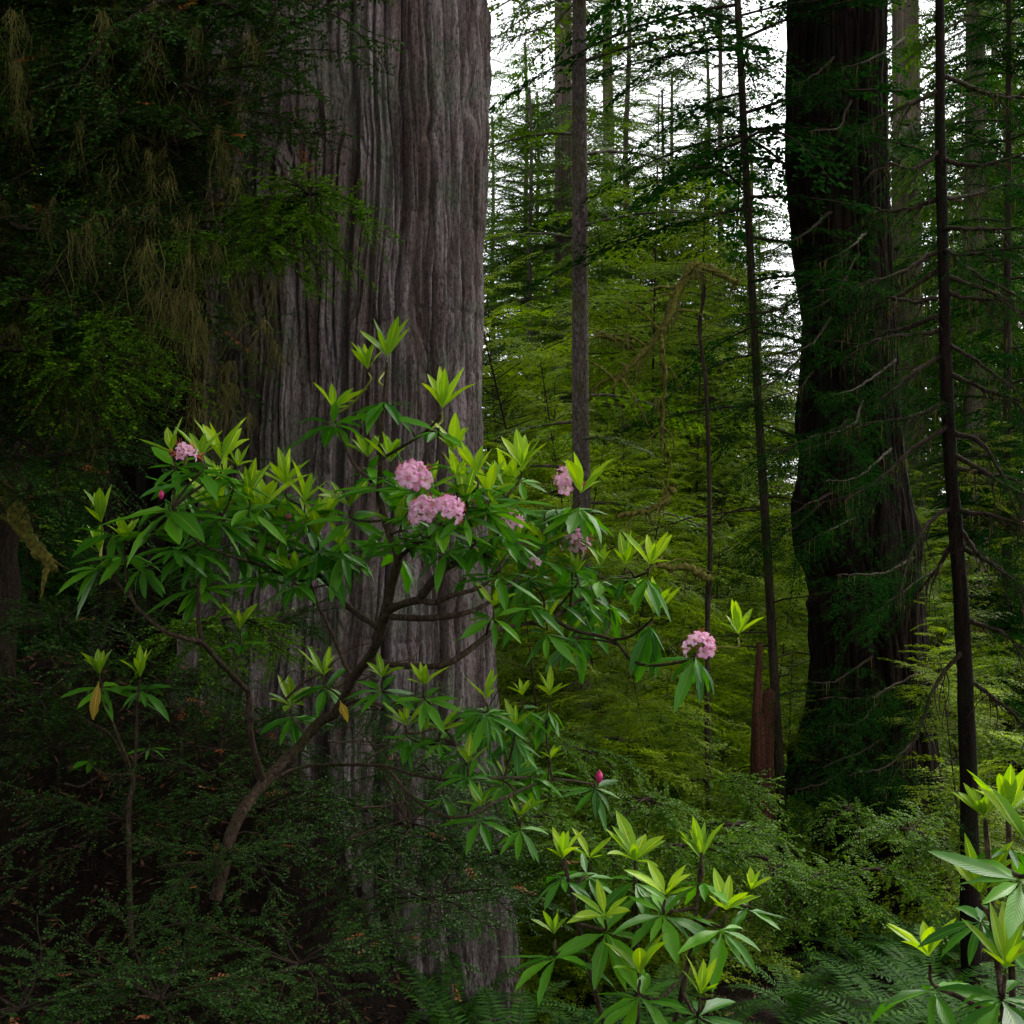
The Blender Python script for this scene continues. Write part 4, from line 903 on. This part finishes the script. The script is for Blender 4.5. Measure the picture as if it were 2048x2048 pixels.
HF = {}
def huck(k, label, group, pos, s, rz):
    k %= 5
    if k not in HF:
        t = thing('huckleberry_bush', label, 'shrub', group); link('stem', HK[k][0], t); link('foliage', HK[k][1], t)
        if HK[k][2]: link('red_foliage', HK[k][2], t)
        HF[k] = t
    else: t = copy_tree(HF[k], label, group)
    t.location = pos; t.rotation_euler = (rng.normal(0, 0.12), rng.normal(0, 0.12), rz); t.scale = (s, s, s)
    return t

hrg = np.random.default_rng(31)
HG = 'evergreen huckleberry covering the left side of the great redwood'
hl = 'dark evergreen huckleberry bush hung with moss on the left side of the great redwood'
k = 0
for py in np.arange(-60, 900, 118):
    xr = 420 if py < 430 else (270 if py < 740 else 330)
    for px in np.arange(-40, xr, 128):
        if hrg.random() < 0.12 and py > 500: continue
        if py > 700 and 250 < px < 460 and hrg.random() < 0.6: continue
        dd = 7.6 + hrg.uniform(-0.6, 0.5)
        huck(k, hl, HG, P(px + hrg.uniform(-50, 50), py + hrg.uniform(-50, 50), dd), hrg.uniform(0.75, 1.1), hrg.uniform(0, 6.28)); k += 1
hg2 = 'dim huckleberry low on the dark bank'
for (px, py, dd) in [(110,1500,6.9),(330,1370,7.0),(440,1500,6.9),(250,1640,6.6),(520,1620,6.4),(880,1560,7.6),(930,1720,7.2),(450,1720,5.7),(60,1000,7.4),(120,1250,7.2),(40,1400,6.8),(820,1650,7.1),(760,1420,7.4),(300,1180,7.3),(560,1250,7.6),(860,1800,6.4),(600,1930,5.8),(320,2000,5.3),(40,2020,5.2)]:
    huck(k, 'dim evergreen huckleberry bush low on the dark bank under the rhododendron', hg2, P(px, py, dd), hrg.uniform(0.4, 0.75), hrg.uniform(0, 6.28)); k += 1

# lighter young huckleberry sprays low in the left mass
HL = []
for kk in range(3):
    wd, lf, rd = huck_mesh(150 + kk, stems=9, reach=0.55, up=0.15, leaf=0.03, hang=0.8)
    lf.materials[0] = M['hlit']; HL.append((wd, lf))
for j, (px, py, dd, lab) in enumerate([(60,600,6.7,'fresh green huckleberry spray at the left edge below the moss'),(150,650,6.6,'fresh green huckleberry fan left of the dark hollow'),(235,640,6.7,'fresh green huckleberry fan beside the longest hanging moss'),(215,730,6.6,'drooping fresh green huckleberry spray above the dark hollow'),
        (20,700,6.6,'fresh green huckleberry tuft over the left edge trunk'),(590,460,6.9,'fresh green huckleberry spray against the grey bark'),(560,400,7.0,'upper fresh green huckleberry spray overlapping the grey bark'),(620,390,7.0,'small fresh green huckleberry tip highest on the grey bark'),(480,480,7.0,'fresh green huckleberry spray above the shadowed bark hollow'),(440,1240,6.6,'fresh green huckleberry twig under the left rhododendron limbs')]):
    t = thing('huckleberry_bush', lab, 'shrub'); link('stem', HL[j % 3][0], t); link('foliage', HL[j % 3][1], t)
    t.location = P(px, py, dd); t.rotation_euler = (hrg.normal(0, .1), hrg.normal(0, .1), hrg.uniform(0, 6)); sc = hrg.uniform(0.55, 0.85); t.scale = (sc,) * 3

# sunlit broadleaf trees seen through the gaps at the far left
def broadleaf(label, px, py, d, h, n, spread, seed):
    rg = np.random.default_rng(seed); t = thing('maple_tree', label, 'tree'); x = (px - 1024) / F * d; zc = P(px, py, d)[2]; zg = float(ground_z(x, d))
    g = G(); tube(g, smooth_path([(x + .3, d, zg), (x + .1, d, (zg + zc) / 2), (x, d, zc + h * 0.4)], 14), np.linspace(0.05, 0.012, 14), 7, 0.15)
    pts = []
    for k in range(14):
        z0 = zc + rg.uniform(-.6, .35) * h; a = rg.uniform(0, 6.28); e = np.array([x + cos(a) * spread * rg.uniform(.4, 1), d + sin(a) * spread * rg.uniform(.4, 1), z0 + rg.uniform(0, .3)])
        pl = smooth_path([(x, d, z0 - .3), (np.array([x, d, z0]) + e) / 2 + [0, 0, .1], e], 8); tube(g, pl, np.linspace(0.014, 0.003, 8), 5, cap=False); pts.append(pl)
    g.obj('trunk', M['thinbark'], t)
    pp = np.concatenate([p[2:] for p in pts]); b = pp[rg.integers(0, len(pp), n)] + rg.normal(0, [.14, .14, .06], (n, 3)); a = rg.uniform(0, 6.28, n)
    dv = np.stack([np.cos(a), np.sin(a), rg.normal(-.25, .2, n)], -1); L = rg.uniform(.06, .12, n); g = G()
    leaves(g, b, dv, np.tile([0, 0, 1.0], (n, 1)) + rg.normal(0, .25, (n, 3)), L, L * .38, np.full(n, .3), np.full(n, .15), rg, rows=6, damage=.12); g.obj('crown', M['bright'], t)
broadleaf('bright sunlit leafy tree glimpsed through the gap beside the left edge trunk', 60, 900, 15, 2.2, 700, 0.9, 1)
broadleaf('bright sunlit leaves glimpsed above the moss at the top left', 160, 330, 15, 1.0, 500, 0.9, 2)

# pale leafy shrubs at the foot of the saplings
for j, (px, py, dd, sc) in enumerate([(1030,1560,8.2,.7),(1110,1640,7.6,.7),(1190,1690,7.0,.7),(1290,1600,9.0,.8),(1370,1690,8.0,.8),(1060,1450,9.0,.7),(1470,1650,9.5,.9),(1540,1720,8.5,.9),(1160,1500,9.5,.8),(990,1700,7.2,.6),(1420,1560,10.5,1.0),(1620,1760,8.5,.9),(1740,1740,9.0,.9),(1820,1660,9.5,.8),(1700,1620,11,.8),(1240,1480,11,.9),(1350,1450,12,1.0)]):
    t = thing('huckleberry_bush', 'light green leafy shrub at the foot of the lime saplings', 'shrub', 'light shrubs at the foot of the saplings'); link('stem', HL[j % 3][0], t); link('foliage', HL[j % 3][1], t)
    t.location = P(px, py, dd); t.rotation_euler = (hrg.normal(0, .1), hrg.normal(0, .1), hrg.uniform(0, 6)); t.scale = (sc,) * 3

MG = 'hanging moss on the left side of the great redwood'
for i in range(130):
    px = hrg.uniform(-20, 560); py = hrg.uniform(0, 840); dd = 6.9 + hrg.uniform(-0.5, 0.5)
    if i < 12: px = 340 + i * 6 + hrg.uniform(-8, 8); py = 600 + hrg.uniform(-25, 60); dd = 6.6
    o = link('hanging_moss', MOSS[i % 8]); o.location = P(px, py, dd); o.rotation_euler = (0, 0, hrg.uniform(0, 6)); s = hrg.uniform(0.5, 1.1); o.scale = (s, s, s * hrg.uniform(0.8, 1.5))
    tag(o, 'olive strand of moss hanging among the huckleberry left of the great redwood', 'moss', MG)

# left edge trunk
lt = thing('conifer_tree', 'rough mossy trunk cut by the left edge with a low mossy limb', 'tree')
g = G(); sp = smooth_path(px_path([(-120, -300), (-95, 300), (-75, 700), (-70, 1000), (-85, 1400), (-110, 2100)], 8.6), 60); tube(g, sp, np.linspace(0.28, 0.36, 60), 40, 0.12, seed=8); g.obj('trunk', M['thinbark'], lt)
mossy_branch('branch', lt, px_path([(-20, 950), (25, 1010), (50, 1060), (80, 1105), (108, 1135)], 8.2), 0.06, 0.03, 9, 6, 0.4, 40, 0.15)

high_crown(lt, -3.3, 8.6, 7.8, 17, 150, 4.6, 3, M['darkspray'])  # crown above the view, enlarged to shade the left bank

srg = np.random.default_rng(61)
tw_lab = 'thin bare twig lying against the dark bank under the rhododendron'
for i in range(16):
    x0, y0 = srg.uniform(60, 880), srg.uniform(1380, 1720); a = srg.normal(0, 0.5); Lp = srg.uniform(80, 260); dd = srg.uniform(6.2, 6.7)
    p = [P(x0 + Lp * u * cos(a) + srg.normal(0, 6), y0 + Lp * u * sin(a) + 40 * (u - .5) ** 2 + srg.normal(0, 6), dd + 0.2 * u) for u in np.linspace(0, 1, 6)]
    g = G(); tube(g, smooth_path(p, 24), np.linspace(0.006, 0.002, 24), 6, 0.25, seed=i)
    for q in range(3):
        b = smooth_path(p, 24)[srg.integers(6, 22)]; tube(g, smooth_path([b, b + srg.normal(0, 0.07, 3), b + srg.normal(0, 0.14, 3)], 8), np.linspace(0.003, 0.001, 8), 4, cap=False)
    tag(g.obj('fallen_twig', M['stem']), tw_lab, 'twig', 'bare twigs on the dark bank')

lrg = np.random.default_rng(71); n = 26000
lx = np.concatenate([lrg.normal(-1.9, 1.1, n // 2), lrg.uniform(-6, 6, n - n // 2)]); ly = np.concatenate([lrg.normal(7.2, 0.9, n // 2), lrg.uniform(4, 16, n - n // 2)])
lz = ground_z(lx, ly) + lrg.uniform(0.0, 0.03, n); B = np.stack([lx, ly, lz], -1)
D = nrm(lrg.normal(0, 1, (n, 3)) * [1, 1, 0.45]); W = nrm(np.cross(D, lrg.normal(0, 0.5, (n, 3)) + [0, 0, 1])); Ln = lrg.uniform(0.015, 0.09, n)[:, None]; Wd = lrg.uniform(0.002, 0.012, n)[:, None]
V = np.stack([B, B + D * Ln * 0.5 + W * Wd, B + D * Ln, B + D * Ln * 0.5 - W * Wd], 1)
g = G(); quads(g, V); lit_m = leaf_mat('dead_litter', (0.02, 0.010, 0.006), (0.06, 0.03, 0.016), (0.15, 0.075, 0.04), 0.0, 0.8, 0.1)
o = g.obj('leaf_litter', lit_m, None, False); o['kind'] = 'stuff'

# ------------------------------------------------------------------ ferns and ground shrubs in front
def fern_mesh(seed):
    rg = np.random.default_rng(seed); g = G(); V = []
    for f in range(13):
        az = f / 13 * 2 * pi + rg.normal(0, 0.2); L = rg.uniform(0.55, 0.95); e0 = R(rg.uniform(45, 75)); n = 34
        s = np.linspace(0, 1, n); ang = e0 - s * R(rg.uniform(60, 95)); st = L / n
        r = np.cumsum(np.cos(ang)) * st; z = np.cumsum(np.sin(ang)) * st
        c = np.stack([r * cos(az), r * sin(az), z], -1); tube(g, c[::3], np.linspace(0.004, 0.001, len(c[::3])), 4, cap=False)
        sd = np.array([-sin(az), cos(az), 0]); t = nrm(np.gradient(c, axis=0))
        w_ = 0.085 * np.sin(pi * np.clip(s * 0.88 + 0.12, 0, 1)) ** 0.6 
        for sg in (-1, 1):
            b = c[3:]; d = nrm(sd * sg + t[3:] * 0.25 + rg.normal(0, 0.08, b.shape)); Lw = w_[3:, None]
            V.append(np.stack([b, b + d * Lw * 0.3 + t[3:] * 0.010, b + d * Lw, b + d * Lw * 0.3 - t[3:] * 0.008], 1))
    quads(g, np.concatenate(V)); return g.mesh('sword_fern', M['fern'], False)
FE = [fern_mesh(300 + k) for k in range(3)]
for i in range(46):
    px = hrg.uniform(-100, 2150); dd = hrg.uniform(5.0, 16)
    x = (px - 1024) / F * dd
    o = link('sword_fern', FE[i % 3]); o.location = (x, dd, float(ground_z(x, dd))); o.rotation_euler = (0, 0, hrg.uniform(0, 6)); s = hrg.uniform(0.7, 1.25); o.scale = (s, s, s)
    tag(o, 'arching green sword fern growing on the forest floor', 'fern', 'sword ferns on the forest floor')
